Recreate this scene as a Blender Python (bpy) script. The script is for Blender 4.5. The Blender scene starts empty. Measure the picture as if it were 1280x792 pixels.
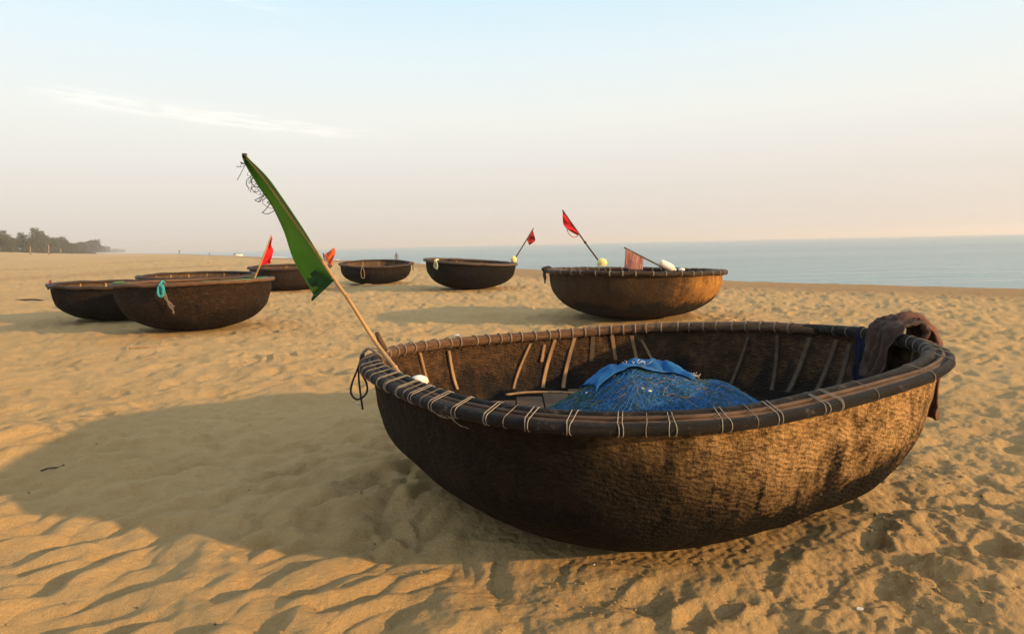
import bpy, bmesh, math, random
import numpy as np
from mathutils import Vector, Matrix, noise as mnoise

rnd = random.Random(11)
PI = math.pi
scene = bpy.context.scene
COL = scene.collection

# ------------------------------------------------------------------ camera
CAM_H, FPX, PITCH, ROLL = 1.05, 830.16, math.atan(90.6 / 830.16), math.radians(1.25)
cd = bpy.data.cameras.new('camera'); cam = bpy.data.objects.new('camera', cd); COL.objects.link(cam)
cam.matrix_world = Matrix.Translation((0, 0, CAM_H)) @ Matrix.Rotation(PI / 2 - PITCH, 4, 'X') @ Matrix.Rotation(-ROLL, 4, 'Z')
cd.sensor_fit = 'HORIZONTAL'; cd.sensor_width = 36; cd.lens = FPX / 1280 * 36
cd.clip_start = 0.05; cd.clip_end = 40000
scene.camera = cam
CR = cam.matrix_world.to_3x3()


def ray(px, py):
    return CR @ Vector(((px - 640) / FPX, -(py - 396) / FPX, -1))


def at(px, py, Y):
    """point on the sight line of a photo pixel, Y metres ahead of the camera"""
    d = ray(px, py)
    return Vector((0, 0, CAM_H)) + d * (Y / d.y)


# ------------------------------------------------------------------ helpers
def tag(o, label=None, cat=None, group=None, kind=None):
    if label: o['label'] = label
    if cat: o['category'] = cat
    if group: o['group'] = group
    if kind: o['kind'] = kind
    return o


def thing(name, label, cat, loc=(0, 0, 0), rz=0, group=None):
    o = bpy.data.objects.new(name, None); COL.objects.link(o)
    o.location = loc; o.rotation_euler = (0, 0, rz); o.empty_display_size = .2
    return tag(o, label, cat, group)


def mesh_obj(name, verts, faces, mat, parent=None, smooth=True, uv=None):
    me = bpy.data.meshes.new(name)
    me.from_pydata([tuple(v) for v in verts], [], faces)
    if smooth: me.polygons.foreach_set('use_smooth', [True] * len(me.polygons))
    if uv is not None:
        l = me.uv_layers.new(name='UVMap')
        idx = np.empty(len(me.loops), np.int32); me.loops.foreach_get('vertex_index', idx)
        l.data.foreach_set('uv', np.asarray(uv, np.float32)[idx].ravel())
    me.update()
    o = bpy.data.objects.new(name, me); COL.objects.link(o)
    if mat: me.materials.append(mat)
    if parent: o.parent = parent
    return o


class MB:
    """collects geometry for one mesh"""
    def __init__(s): s.v, s.f, s.uv = [], [], []

    def add(s, v, f, uv=None):
        n = len(s.v); s.v += [Vector(p) for p in v]; s.f += [tuple(i + n for i in q) for q in f]
        s.uv += list(uv) if uv is not None else [(0, 0)] * len(v)

    def tube(s, pts, r, k=8, closed=False, squash=None, twist=0):
        pts = [Vector(p) for p in pts]; n = len(pts)
        rs = r if hasattr(r, '__len__') else [r] * n
        v, uv = [], []
        t0 = (pts[1] - pts[0]).normalized()
        up = Vector((0, 0, 1)) if abs(t0.z) < .9 else Vector((1, 0, 0))
        a = t0.cross(up).normalized(); L = 0
        for i in range(n):
            if closed: t = (pts[(i + 1) % n] - pts[i - 1]).normalized()
            else: t = (pts[min(i + 1, n - 1)] - pts[max(i - 1, 0)]).normalized()
            if closed and abs(t.z) < .9: a = t.cross(Vector((0, 0, 1)))
            a = (a - t * a.dot(t)).normalized(); b = t.cross(a)
            if i: L += (pts[i] - pts[i - 1]).length
            for j in range(k):
                w = 2 * PI * j / k
                ca, sb = math.cos(w), math.sin(w)
                if squash: ca *= squash[0]; sb *= squash[1]
                v.append(pts[i] + (a * ca + b * sb) * rs[i]); uv.append((L, j / k))
        f = []
        for i in range(n if closed else n - 1):
            i2 = (i + 1) % n
            for j in range(k):
                j2 = (j + 1) % k
                f.append((i * k + j, i * k + j2, i2 * k + j2, i2 * k + j))
        if not closed:
            f.append(tuple(range(k - 1, -1, -1))); f.append(tuple((n - 1) * k + j for j in range(k)))
        s.add(v, f, uv)

    def ball(s, c, r, seg=16, rings=10, scale=(1, 1, 1), rot=None):
        c = Vector(c); v, f = [], []
        for i in range(rings + 1):
            p = PI * i / rings
            for j in range(seg):
                q = 2 * PI * j / seg
                d = Vector((math.sin(p) * math.cos(q) * scale[0], math.sin(p) * math.sin(q) * scale[1], math.cos(p) * scale[2])) * r
                if rot: d = rot @ d
                v.append(c + d)
        for i in range(rings):
            for j in range(seg):
                j2 = (j + 1) % seg
                f.append((i * seg + j, (i + 1) * seg + j, (i + 1) * seg + j2, i * seg + j2))
        s.add(v, f)

    def box(s, c, dx, dy, dz, rot=None):
        c = Vector(c); v = []
        for z in (-1, 1):
            for y in (-1, 1):
                for x in (-1, 1):
                    d = Vector((x * dx / 2, y * dy / 2, z * dz / 2))
                    v.append(c + (rot @ d if rot else d))
        s.add(v, [(0, 2, 3, 1), (4, 5, 7, 6), (0, 1, 5, 4), (2, 6, 7, 3), (0, 4, 6, 2), (1, 3, 7, 5)])

    def build(s, name, mat, parent=None, smooth=True):
        if parent is not None and parent.type == 'EMPTY':
            m = parent_inv(parent); s.v = [m @ p for p in s.v]
        elif parent is not None and parent.parent is not None:
            m = parent_inv(parent.parent); s.v = [m @ p for p in s.v]
        return mesh_obj(name, s.v, s.f, mat, parent, smooth, s.uv)


def parent_inv(p):
    return (Matrix.Translation(p.location) @ p.rotation_euler.to_matrix().to_4x4()).inverted()


def smooth_path(pts, n=8):
    """Catmull-Rom through the points"""
    P = [Vector(p) for p in pts]; P = [P[0] * 2 - P[1]] + P + [P[-1] * 2 - P[-2]]
    out = []
    for i in range(1, len(P) - 2):
        a, b, c, d = P[i - 1], P[i], P[i + 1], P[i + 2]
        for k in range(n):
            t = k / n
            out.append(.5 * ((2 * b) + (c - a) * t + (2 * a - 5 * b + 4 * c - d) * t * t + (3 * b - a - 3 * c + d) * t ** 3))
    return out + [P[-2]]


# ------------------------------------------------------------------ materials
class N:
    def __init__(s, name):
        s.m = bpy.data.materials.new(name); s.m.use_nodes = True
        s.t = s.m.node_tree; s.n = s.t.nodes
        s.b = s.n['Principled BSDF']; s.b.inputs['Specular IOR Level'].default_value = .3

    def new(s, ty, **kw):
        n = s.n.new(ty)
        for k, v in kw.items(): setattr(n, k, v)
        return n

    def set(s, sock, v):
        if isinstance(v, bpy.types.NodeSocket): s.t.links.new(v, sock)
        elif v is not None:
            if hasattr(sock.default_value, '__len__') and hasattr(v, '__len__') and len(v) == 3 and len(sock.default_value) == 4: v = (*v, 1)
            sock.default_value = v

    def math(s, op, a, b=None, c=None, clamp=False):
        n = s.new('ShaderNodeMath', operation=op); n.use_clamp = clamp
        for i, v in enumerate((a, b, c)):
            if v is not None: s.set(n.inputs[i], v)
        return n.outputs[0]

    def noise(s, vec, scale, detail=4, rough=.55, dist=0, dim='3D'):
        n = s.new('ShaderNodeTexNoise'); s.set(n.inputs['Vector'], vec); n.inputs['Scale'].default_value = scale
        n.inputs['Detail'].default_value = detail; n.inputs['Roughness'].default_value = rough; n.inputs['Distortion'].default_value = dist
        return n.outputs['Fac']

    def ramp(s, fac, a, b):
        n = s.new('ShaderNodeMapRange'); n.interpolation_type = 'SMOOTHSTEP'
        s.set(n.inputs[0], fac); n.inputs[1].default_value = a; n.inputs[2].default_value = b
        return n.outputs[0]

    def mix(s, f, a, b, blend='MIX'):
        n = s.new('ShaderNodeMix', data_type='RGBA', blend_type=blend)
        s.set(n.inputs['Factor'], f)
        s.set(n.inputs['A'] if False else n.inputs[6], a); s.set(n.inputs[7], b)
        return n.outputs[2]

    def mapping(s, vec, scale=(1, 1, 1), loc=(0, 0, 0), rot=(0, 0, 0)):
        n = s.new('ShaderNodeMapping'); s.set(n.inputs[0], vec)
        n.inputs['Scale'].default_value = scale; n.inputs['Location'].default_value = loc; n.inputs['Rotation'].default_value = rot
        return n.outputs[0]

    def coord(s, which='Object'):
        return s.new('ShaderNodeTexCoord').outputs[which]

    def pos(s):
        return s.new('ShaderNodeNewGeometry').outputs['Position']

    def sep(s, v):
        n = s.new('ShaderNodeSeparateXYZ'); s.set(n.inputs[0], v); return n.outputs

    def bump(s, h, strength=.5, dist=.01, normal=None):
        n = s.new('ShaderNodeBump'); s.set(n.inputs['Height'], h)
        n.inputs['Strength'].default_value = strength; n.inputs['Distance'].default_value = dist
        if normal is not None: s.set(n.inputs['Normal'], normal)
        s.t.links.new(n.outputs[0], s.b.inputs['Normal']); return n.outputs[0]

    def out(s, col, rough=.8):
        s.set(s.b.inputs['Base Color'], col); s.set(s.b.inputs['Roughness'], rough); return s.m


def simple(name, c1, c2, scale=8, rough=.8, bump=.3, bdist=.004, bscale=None, stretch=(1, 1, 1), translucent=0):
    n = N(name); v = n.mapping(n.coord(), stretch)
    f = n.noise(v, scale, 6, .65)
    col = n.mix(n.ramp(f, .3, .7), c1, c2)
    n.bump(n.noise(v, bscale or scale * 4, 5, .6), bump, bdist)
    if translucent:
        n.b.inputs['Subsurface Weight'].default_value = 0
    return n.out(col, rough)


def hull_mat(name, tan, brown, tar, tarline=.55, patch=.5, seed=0, spec=.25, streak=1., wear=None, weave=1., tan_side=None, cell=1., keep=.80):
    """woven bamboo coated with resin and tar: UV u = angle round the rim, v = depth fraction (0 rim, 1 keel);
    bare = (angle, half width) of the tan side; the colour goes darker round the hull away from it"""
    n = N(name); uv = n.mapping(n.coord('UV'), (6.9, 1, 1)); ob = n.mapping(n.coord(), loc=(seed * 3.1, seed * 1.7, seed))
    su = n.sep(uv)
    big = n.noise(ob, 2.6, 6, .62); mid = n.noise(ob, 11, 6, .68)
    drip = n.noise(n.mapping(uv, (5, 1.1, 1), (seed, seed * 2, 0)), 1.6, 6, .65)
    dash = n.noise(n.mapping(uv, (15, 36, 1), (seed, 0, 0)), 1.5, 4, .72)
    dim = n.noise(ob, 27, 3, .55)
    dash2 = n.noise(n.mapping(uv, (34, 110, 1), (seed, 7, 0), (0, 0, .16)), 1.3, 3, .7)
    line = n.math('ADD', n.math('MULTIPLY', n.math('SUBTRACT', drip, .5), 1.1 * streak), tarline)
    line = n.math('ADD', line, n.math('MULTIPLY', n.math('SUBTRACT', big, .5), .8))
    edge = n.math('MULTIPLY', n.math('SUBTRACT', dash, .5), .5)
    tarm = n.ramp(n.math('ADD', n.math('SUBTRACT', su[1], line), edge), -.14, .14)
    if tan_side:
        # distance round the rim from the tan side, in turns; the hull darkens with it
        d = n.math('ABSOLUTE', n.math('SUBTRACT', n.math('FRACT', n.math('ADD', n.math('SUBTRACT', n.math('DIVIDE', su[0], 6.9), tan_side[0]), .5)), .5))
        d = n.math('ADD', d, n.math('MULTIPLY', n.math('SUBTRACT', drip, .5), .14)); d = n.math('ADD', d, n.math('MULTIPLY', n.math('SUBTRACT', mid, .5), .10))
        d = n.math('ADD', d, n.math('MULTIPLY', su[1], tan_side[2] if len(tan_side) > 2 else .0))
        away = n.ramp(d, tan_side[1] - .055, tan_side[1] + .055)
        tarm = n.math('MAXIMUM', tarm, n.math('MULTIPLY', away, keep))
    worn = n.ramp(n.math('ADD', n.math('MULTIPLY', n.math('ADD', n.math('MULTIPLY', mid, .6), n.math('MULTIPLY', dim, .4)), .65), n.math('MULTIPLY', dash, .35)), patch - .12, patch + .12)
    col = n.mix(worn, brown, tan)
    col = n.mix(n.math('MULTIPLY', n.ramp(drip, .52, .72), .55), col, brown)
    tarc = n.mix(n.math('MULTIPLY', n.ramp(n.math('ADD', n.math('MULTIPLY', dash, .55), n.math('MULTIPLY', mid, .45)), .54, .70), n.math('SUBTRACT', .45, n.math('MULTIPLY', su[1], .42))), tar, brown)
    col = n.mix(tarm, col, tarc)
    grit = n.noise(ob, 70, 4, .7)
    col = n.mix(n.math('MULTIPLY', n.ramp(grit, .45, .75), .5), col, (.02, .015, .01))
    col = n.mix(n.math('MULTIPLY', n.ramp(dash2, .58, .68), n.math('MULTIPLY', n.math('SUBTRACT', 1.05, n.math('MULTIPLY', tarm, .85)), n.math('SUBTRACT', .45, n.math('MULTIPLY', su[1], .3)))), col, n.mix(.6, col, tan))
    if wear: # pale scuffs along the hull
        sc = n.noise(n.mapping(uv, (3, 30, 1), (seed, 3, 0)), 2.4, 6, .78)
        col = n.mix(n.math('MULTIPLY', n.ramp(sc, .55, .66), wear), col, (.24, .15, .08))
    br = n.new('ShaderNodeTexBrick'); br.offset = .5; br.inputs['Scale'].default_value = 1
    wv = n.new('ShaderNodeVectorMath', operation='ADD'); n.set(wv.inputs[0], uv)
    cx_ = n.new('ShaderNodeCombineXYZ'); n.set(cx_.inputs[0], n.math('MULTIPLY', n.math('SUBTRACT', mid, .5), .07)); n.set(cx_.inputs[1], n.math('MULTIPLY', n.math('SUBTRACT', n.noise(ob, 5, 4, .6), .5), .11)); n.set(wv.inputs[1], cx_.outputs[0])
    n.set(br.inputs['Vector'], n.mapping(wv.outputs[0], (1, .95, 1)))
    br.inputs['Brick Width'].default_value = .034 * cell; br.inputs['Row Height'].default_value = .0125 * cell
    br.inputs['Mortar Size'].default_value = .003 * cell; br.inputs['Mortar Smooth'].default_value = 1
    br.inputs['Color1'].default_value = (1, 1, 1, 1); br.inputs['Color2'].default_value = (.45, .45, .45, 1); br.inputs['Mortar'].default_value = (.1, .1, .1, 1)
    wu = n.sep(wv.outputs[0])
    su_ = n.math('SINE', n.math('MULTIPLY', wu[0], 2 * PI / (.052 * cell))); sv_ = n.math('SINE', n.math('MULTIPLY', wu[1], 2 * PI / (.030 * cell)))
    over = n.math('ADD', n.math('MULTIPLY', n.math('MULTIPLY', su_, sv_), .5), .5)
    wk = n.math('MULTIPLY', n.math('ADD', n.math('MULTIPLY', n.math('SUBTRACT', 1, over), .6), n.math('MULTIPLY', n.math('SUBTRACT', 1, br.outputs['Color']), .35)), .42 * weave, clamp=True)
    wk = n.math('MULTIPLY', wk, n.ramp(n.noise(ob, 6, 4, .6), .35, .6))
    col = n.mix(wk, col, (.02, .013, .008))
    h = n.math('ADD', n.math('ADD', n.math('MULTIPLY', br.outputs['Color'], .18 * weave), n.math('MULTIPLY', over, .75 * weave)), n.math('ADD', n.math('MULTIPLY', mid, 3.4), n.math('ADD', n.math('ADD', n.math('MULTIPLY', dash, 1.0), n.math('MULTIPLY', dim, 1.9)), n.math('MULTIPLY', grit, .8))))
    n.bump(h, 1., .012)
    n.b.inputs['Specular IOR Level'].default_value = spec
    r = n.math('SUBTRACT', .85, n.math('MULTIPLY', tarm, .15))
    return n.out(col, r)


M = {}


def make_materials():
    # sand -------------------------------------------------
    n = N('sand'); p = n.pos(); s = n.sep(p)
    f1 = n.noise(p, .9, 6, .6); f2 = n.noise(p, 14, 5, .65); f3 = n.noise(p, 420, 3, .7)
    at_ = n.new('ShaderNodeAttribute', attribute_name='damp').outputs['Fac']
    col = n.mix(n.ramp(f1, .3, .7), (.50, .335, .15), (.56, .385, .18))
    col = n.mix(n.math('MULTIPLY', n.ramp(f2, .35, .75), .35), col, (.36, .235, .105))
    col = n.mix(n.math('MULTIPLY', n.ramp(f3, .40, .68), .6), col, (.26, .165, .075))
    speck = n.noise(p, 130, 2, .5)
    col = n.mix(n.math('MULTIPLY', n.ramp(speck, .70, .74), .6), col, (.12, .09, .06))
    col = n.mix(at_, col, (.25, .155, .075))
    h = n.math('ADD', n.math('MULTIPLY', n.noise(p, 34, 6, .7), 1.), n.math('MULTIPLY', n.noise(p, 210, 5, .75), .34))
    n.bump(h, .95, .026)
    n.b.inputs['Specular IOR Level'].default_value = .12
    M['sand'] = n.out(col, .95)
    # sea --------------------------------------------------
    n = N('sea_water'); p = n.pos()
    w1 = n.noise(n.mapping(p, (.10, .55, 1), rot=(0, 0, math.radians(-28))), 1, 5, .6, .4)
    w2 = n.noise(n.mapping(p, (.8, 2.4, 1), rot=(0, 0, math.radians(-20))), 1, 4, .6)
    n.bump(n.math('ADD', n.math('MULTIPLY', w1, .7), n.math('MULTIPLY', w2, .16)), 1, 1.)
    n.b.inputs['IOR'].default_value = 1.333; n.b.inputs['Specular IOR Level'].default_value = .5
    big = n.noise(n.mapping(p, (.004, .03, 1), rot=(0, 0, math.radians(-28))), 1, 4, .6)
    M['sea'] = n.out(n.mix(n.ramp(big, .35, .65), (.075, .165, .17), (.12, .22, .225)), .16)
    M['foam'] = simple('sea_foam', (.7, .72, .72), (.8, .8, .8), 3, .9)
    # boats ------------------------------------------------
    M['hull_near'] = hull_mat('resin_woven_bamboo', (.47, .29, .125), (.038, .020, .009), (.0035, .003, .0025), .40, .47, 1, .1, streak=.9, tan_side=(-.14 % 1, .135, .13), cell=.95, weave=.5, keep=.97)
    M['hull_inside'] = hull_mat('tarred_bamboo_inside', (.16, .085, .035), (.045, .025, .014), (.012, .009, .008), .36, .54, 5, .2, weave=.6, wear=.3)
    M['rail_dark'] = rail_mat('weathered_dark_rail', (.009, .009, .009), (.034, .026, .020), .60)
    M['rail_inner'] = rail_mat('weathered_inner_rail', (.028, .020, .015), (.07, .042, .026), .5)
    M['rail_wrapped'] = rail_mat('brown_bamboo_rail', (.085, .045, .025), (.22, .125, .065), .55)
    M['strip'] = simple('split_bamboo_strip', (.04, .024, .015), (.10, .058, .034), 14, .75, .5, .004, stretch=(1, 1, 3))
    M['twine'] = simple('pale_twine', (.22, .185, .14), (.36, .31, .24), 60, .9)
    M['twine_dull'] = simple('dull_twine', (.14, .11, .08), (.26, .21, .15), 60, .9)
    M['rib'] = simple('bamboo_rib', (.17, .10, .05), (.32, .2, .1), 22, .7, .4, .003, stretch=(1, 1, .3))
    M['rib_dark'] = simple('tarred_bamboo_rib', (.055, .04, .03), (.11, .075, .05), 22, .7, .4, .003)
    M['deck'] = simple('floor_mat', (.07, .045, .03), (.17, .11, .07), 18, .85, .5, .004, stretch=(1, 5, 1))
    M['rope_dark'] = simple('dark_rope', (.02, .018, .016), (.05, .04, .035), 90, .9, .6, .003)
    M['bamboo'] = simple('golden_bamboo', (.27, .155, .06), (.42, .26, .11), 16, .5, .3, .003, stretch=(1, 1, .25))
    M['pole_dark'] = simple('dark_pole', (.05, .035, .028), (.10, .07, .05), 20, .7)
    # cloth ------------------------------------------------
    M['green'] = cloth_mat('green_flag_cloth', (.085, .235, .009), (.11, .285, .016))
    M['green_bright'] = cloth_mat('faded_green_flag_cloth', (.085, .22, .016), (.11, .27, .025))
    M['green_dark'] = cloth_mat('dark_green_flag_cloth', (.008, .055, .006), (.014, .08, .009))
    M['red'] = cloth_mat('red_flag_cloth', (.55, .012, .022), (.66, .02, .03))
    M['red_dark'] = cloth_mat('dark_red_flag_cloth', (.33, .018, .02), (.42, .03, .03))
    M['orange'] = cloth_mat('orange_flag_cloth', (.62, .11, .035), (.7, .16, .06))
    M['pink'] = cloth_mat('faded_pink_flag_cloth', (.26, .12, .11), (.40, .22, .20), stripes=True)
    M['brown_cloth'] = cloth_mat('brown_net_cloth', (.04, .022, .018), (.085, .045, .032), weave=True)
    M['rust_cloth'] = cloth_mat('rust_net_cloth', (.12, .045, .024), (.20, .08, .042), weave=True)
    M['navy_cloth'] = cloth_mat('navy_cloth', (.008, .012, .035), (.015, .02, .05))
    M['net_blue'] = net_mat()
    M['sheet_blue'] = cloth_mat('blue_sheet', (.008, .09, .29), (.02, .165, .41))
    M['strand_blue'] = simple('blue_net_twine', (.014, .11, .28), (.05, .20, .40), 40, .8)
    M['strand_green'] = simple('green_net_twine', (.02, .06, .03), (.05, .10, .05), 40, .85)
    M['strand_brown'] = simple('brown_net_twine', (.13, .09, .05), (.26, .19, .11), 40, .85)
    M['rope_teal'] = simple('turquoise_rope', (.02, .22, .25), (.05, .33, .36), 60, .85)
    M['rope_green'] = simple('green_rope', (.06, .13, .05), (.11, .19, .08), 60, .85)
    M['rope_pale'] = simple('pale_rope', (.42, .42, .22), (.58, .56, .36), 60, .9)
    M['float_yellow'] = simple('yellow_float_foam', (.68, .52, .12), (.75, .66, .32), 6, .6)
    M['float_white'] = simple('white_float_foam', (.66, .62, .52), (.78, .75, .68), 8, .55)
    M['litter'] = simple('pale_litter', (.6, .57, .5), (.75, .73, .68), 10, .7)
    M['drift'] = simple('driftwood', (.05, .035, .025), (.11, .08, .055), 20, .9)
    # trees etc. -------------------------------------------
    M['leaf'] = simple('casuarina_leaf', (.046, .052, .022), (.080, .082, .036), .5, .8, 0)
    M['leaf_pale'] = simple('pale_leaf', (.065, .070, .03), (.105, .105, .05), .5, .8, 0)
    M['bark'] = simple('bark', (.10, .075, .055), (.18, .14, .105), 3, .95)
    M['thatch'] = simple('thatch', (.07, .05, .04), (.12, .085, .065), 5, .95)
    M['plaster'] = simple('pale_wall', (.26, .25, .15), (.32, .30, .19), 2, .9)
    M['post'] = simple('grey_post', (.16, .12, .09), (.25, .19, .15), 4, .9)
    M['white_paint'] = simple('white_boat_paint', (.74, .73, .70), (.8, .79, .77), 4, .5)
    M['skin'] = simple('skin', (.22, .12, .075), (.27, .15, .095), 6, .6)
    M['shirt'] = simple('grey_clothes', (.07, .06, .065), (.11, .095, .10), 6, .9)
    M['hair'] = simple('black_hair', (.012, .01, .01), (.02, .017, .015), 30, .6)


def rail_mat(name, c1, c2, rough):
    n = N(name); uv = n.coord('UV'); ob = n.coord()
    f = n.noise(n.mapping(uv, (3.5, 3, 1)), 3, 6, .7)
    g = n.noise(ob, 55, 5, .7)
    col = n.mix(n.ramp(f, .35, .75), c1, c2)
    col = n.mix(n.math('MULTIPLY', n.ramp(n.math('ADD', n.math('MULTIPLY', g, .6), n.math('MULTIPLY', n.noise(ob, 9, 4, .6), .4)), .54, .66), .45), col, (.17, .145, .12))
    n.b.inputs['Specular IOR Level'].default_value = .13
    n.bump(n.math('ADD', n.math('MULTIPLY', g, 1.3), n.math('MULTIPLY', n.noise(n.mapping(uv, (1.5, 34, 1)), 3, 4, .65), 1.6)), .8, .007)
    return n.out(col, n.math('ADD', rough, n.math('MULTIPLY', n.math('SUBTRACT', g, .5), .5)))


def cloth_mat(name, c1, c2, stripes=False, weave=False):
    n = N(name); ob = n.coord()
    f = n.noise(ob, 9, 5, .6)
    col = n.mix(n.ramp(f, .3, .7), c1, c2)
    if stripes:
        st = n.noise(n.mapping(n.coord('UV'), (22, 1.2, 1)), 1, 3, .7)
        col = n.mix(n.ramp(st, .45, .6), col, (.16, .06, .06))
    if weave:
        w = n.noise(n.mapping(n.coord('UV'), (40, 40, 1)), 3, 2, .6)
        col = n.mix(n.ramp(w, .4, .6), col, n.mix(.5, col, (.02, .012, .01)))
        n.bump(w, .6, .006)
    else:
        n.bump(n.noise(ob, 300, 2, .5), .12, .002)
    n.b.inputs['Sheen Weight'].default_value = .05
    m = n.out(col, .85)
    # thin cloth lets some light through
    tr = n.new('ShaderNodeBsdfTranslucent'); n.set(tr.inputs['Color'], col)
    mx = n.new('ShaderNodeMixShader'); mx.inputs[0].default_value = 0 if weave else .3
    n.t.links.new(n.b.outputs[0], mx.inputs[1]); n.t.links.new(tr.outputs[0], mx.inputs[2])
    n.t.links.new(mx.outputs[0], n.n['Material Output'].inputs['Surface'])
    return m


def net_mat():
    n = N('blue_fishing_net'); ob = n.coord()
    a = n.noise(n.mapping(ob, (60, 60, 220), rot=(.4, .3, .5)), 1, 4, .75)
    b = n.noise(n.mapping(ob, (220, 60, 60), rot=(.2, .6, -.5)), 1, 4, .75)
    c = n.noise(ob, 7, 5, .6)
    h = n.math('MAXIMUM', a, b)
    col = n.mix(n.ramp(h, .44, .66), (.003, .020, .07), (.014, .12, .34))
    col = n.mix(n.math('MULTIPLY', n.ramp(c, .52, .7), .45), col, (.02, .028, .05))
    n.bump(h, 1, .012)
    return n.out(col, .75)


make_materials()

# ------------------------------------------------------------------ terrain
_rs = np.random.RandomState(3)
_perm = np.concatenate([_rs.permutation(512)] * 2)
_ga = _rs.uniform(0, 2 * np.pi, 512)
_gx, _gy = np.cos(_ga), np.sin(_ga)


def perlin(x, y):
    xi = np.floor(x).astype(np.int64); yi = np.floor(y).astype(np.int64)
    xf = x - xi; yf = y - yi
    u = xf ** 3 * (xf * (xf * 6 - 15) + 10); v = yf ** 3 * (yf * (yf * 6 - 15) + 10)

    def g(ix, iy, dx, dy):
        h = _perm[(_perm[ix & 511] + iy) & 511]
        return _gx[h] * dx + _gy[h] * dy
    a = g(xi, yi, xf, yf); b = g(xi + 1, yi, xf - 1, yf); c = g(xi, yi + 1, xf, yf - 1); d = g(xi + 1, yi + 1, xf - 1, yf - 1)
    return (a + u * (b - a)) * (1 - v) + (c + u * (d - c)) * v


def sstep(a, b, x):
    t = np.clip((x - a) / (b - a), 0, 1); return t * t * (3 - 2 * t)


CREST = np.array([(60, -70), (24, -8), (17, 4), (10.4, 13.5), (6, 18), (1.05, 29), (-6.4, 44.7), (-14.5, 60), (-53, 130), (-165, 330), (-430, 760), (-1000, 1700), (-2600, 4400), (-6000, 10000)], float)


def shore_dist(x, y):
    """signed distance to the berm crest, positive towards the sea"""
    best = np.full(x.shape, 1e9); sgn = np.zeros(x.shape)
    for a, b in zip(CREST[:-1], CREST[1:]):
        d = b - a; L = d @ d
        t = np.clip(((x - a[0]) * d[0] + (y - a[1]) * d[1]) / L, 0, 1)
        ex = x - a[0] - t * d[0]; ey = y - a[1] - t * d[1]
        q = np.hypot(ex, ey); s = np.sign(d[1] * ex - d[0] * ey)
        m = q < best; best = np.where(m, q, best); sgn = np.where(m, s, sgn)
    return best * sgn


SEA_Z = -1.3
BOATS = []   # (x, y, contact radius) filled below
# footprints stamped in a fine map of the near beach
FX0, FY0, FRES, FNX, FNY = -10.0, .8, .0125, 1760, 1520
fmap = np.zeros((FNY, FNX), np.float32)
frs = np.random.RandomState(7)


def stamp(cx, cy, ang, L, W, depth, rim):
    R = L * 1.25
    i0 = int((cx - R - FX0) / FRES); i1 = int((cx + R - FX0) / FRES); j0 = int((cy - R - FY0) / FRES); j1 = int((cy + R - FY0) / FRES)
    i0 = max(i0, 0); j0 = max(j0, 0); i1 = min(i1, FNX - 1); j1 = min(j1, FNY - 1)
    if i1 - i0 < 2 or j1 - j0 < 2: return
    X, Y = np.meshgrid(FX0 + FRES * np.arange(i0, i1), FY0 + FRES * np.arange(j0, j1))
    dx = X - cx; dy = Y - cy
    a = (dx * math.cos(ang) + dy * math.sin(ang)) / (L / 2); b = (-dx * math.sin(ang) + dy * math.cos(ang)) / (W / 2)
    b = b * (1 + .25 * a)          # heel narrower than the ball of the foot
    r = np.sqrt(a * a + b * b) + .22 * perlin(X / .09 + cx, Y / .09)
    z = -depth * (1 - sstep(.25, 1.1, r)) * (1 + .35 * a) + rim * np.exp(-((r - 1.15) / .22) ** 2)
    fmap[j0:j1, i0:i1] += z.astype(np.float32)


for _ in range(4200):
    y = 1 + 17 * frs.rand() ** 1.0; x = frs.uniform(-9, 11)
    right = x > .6 + .1 * y
    if y < 3.6 and x < .4: dens = .25
    elif right: dens = 1.
    else: dens = .75
    if frs.rand() > dens: continue
    L = frs.uniform(.2, .32); dep = frs.uniform(.008, .028) * (1.1 if right else .8)
    stamp(x, y, frs.choice([2.1, 2.1, -1.0, .2, .9]) + frs.normal() * .5, L, L * frs.uniform(.38, .62), dep, dep * frs.uniform(.15, .45))
for (px, py, L, W, dep) in ((1100, 668, .13, .11, .03), (1095, 688, .13, .10, .025), (1245, 692, .22, .14, .03), (1000, 640, .2, .14, .02),
                            (455, 605, .34, .2, .035), (525, 690, .3, .2, .02), (870, 770, .16, .1, .03), (810, 752, .2, .14, .025), (978, 700, .2, .11, .03), (375, 585, .3, .2, .03)):
    d = ray(px, py); k = -CAM_H / d.z
    stamp(d.x * k, d.y * k, 1., L, W, dep, dep * .3)


def sample_fmap(x, y):
    u = (x - FX0) / FRES; v = (y - FY0) / FRES
    ok = (u > 1) & (u < FNX - 3) & (v > 1) & (v < FNY - 3)
    u = np.clip(u, 0, FNX - 2); v = np.clip(v, 0, FNY - 2)
    i = u.astype(int); j = v.astype(int); a = u - i; b = v - j
    z = (fmap[j, i] * (1 - a) + fmap[j, i + 1] * a) * (1 - b) + (fmap[j + 1, i] * (1 - a) + fmap[j + 1, i + 1] * a) * b
    edge = np.minimum(np.minimum(u, FNX - u), np.minimum(v, FNY - v)) * FRES
    return z * ok * sstep(0, 1.5, edge)


def macro(x, y):
    sd = shore_dist(x, y)
    z = np.zeros_like(x)
    z = np.where(sd > -2.5, -.012 * np.maximum(sd + 2.5, 0) ** 2, z)
    z = np.where(sd > 2.5, -.3 - .12 * (sd - 2.5), z)
    z = np.maximum(z, -3.2)
    inland = np.maximum(-sd, 0)
    z += 2.6 * sstep(25, 72, inland) * sstep(80, 170, y)         # dune below the trees
    z += .5 * sstep(8, 40, inland) * sstep(40, 160, y)
    return z, sd


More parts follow.
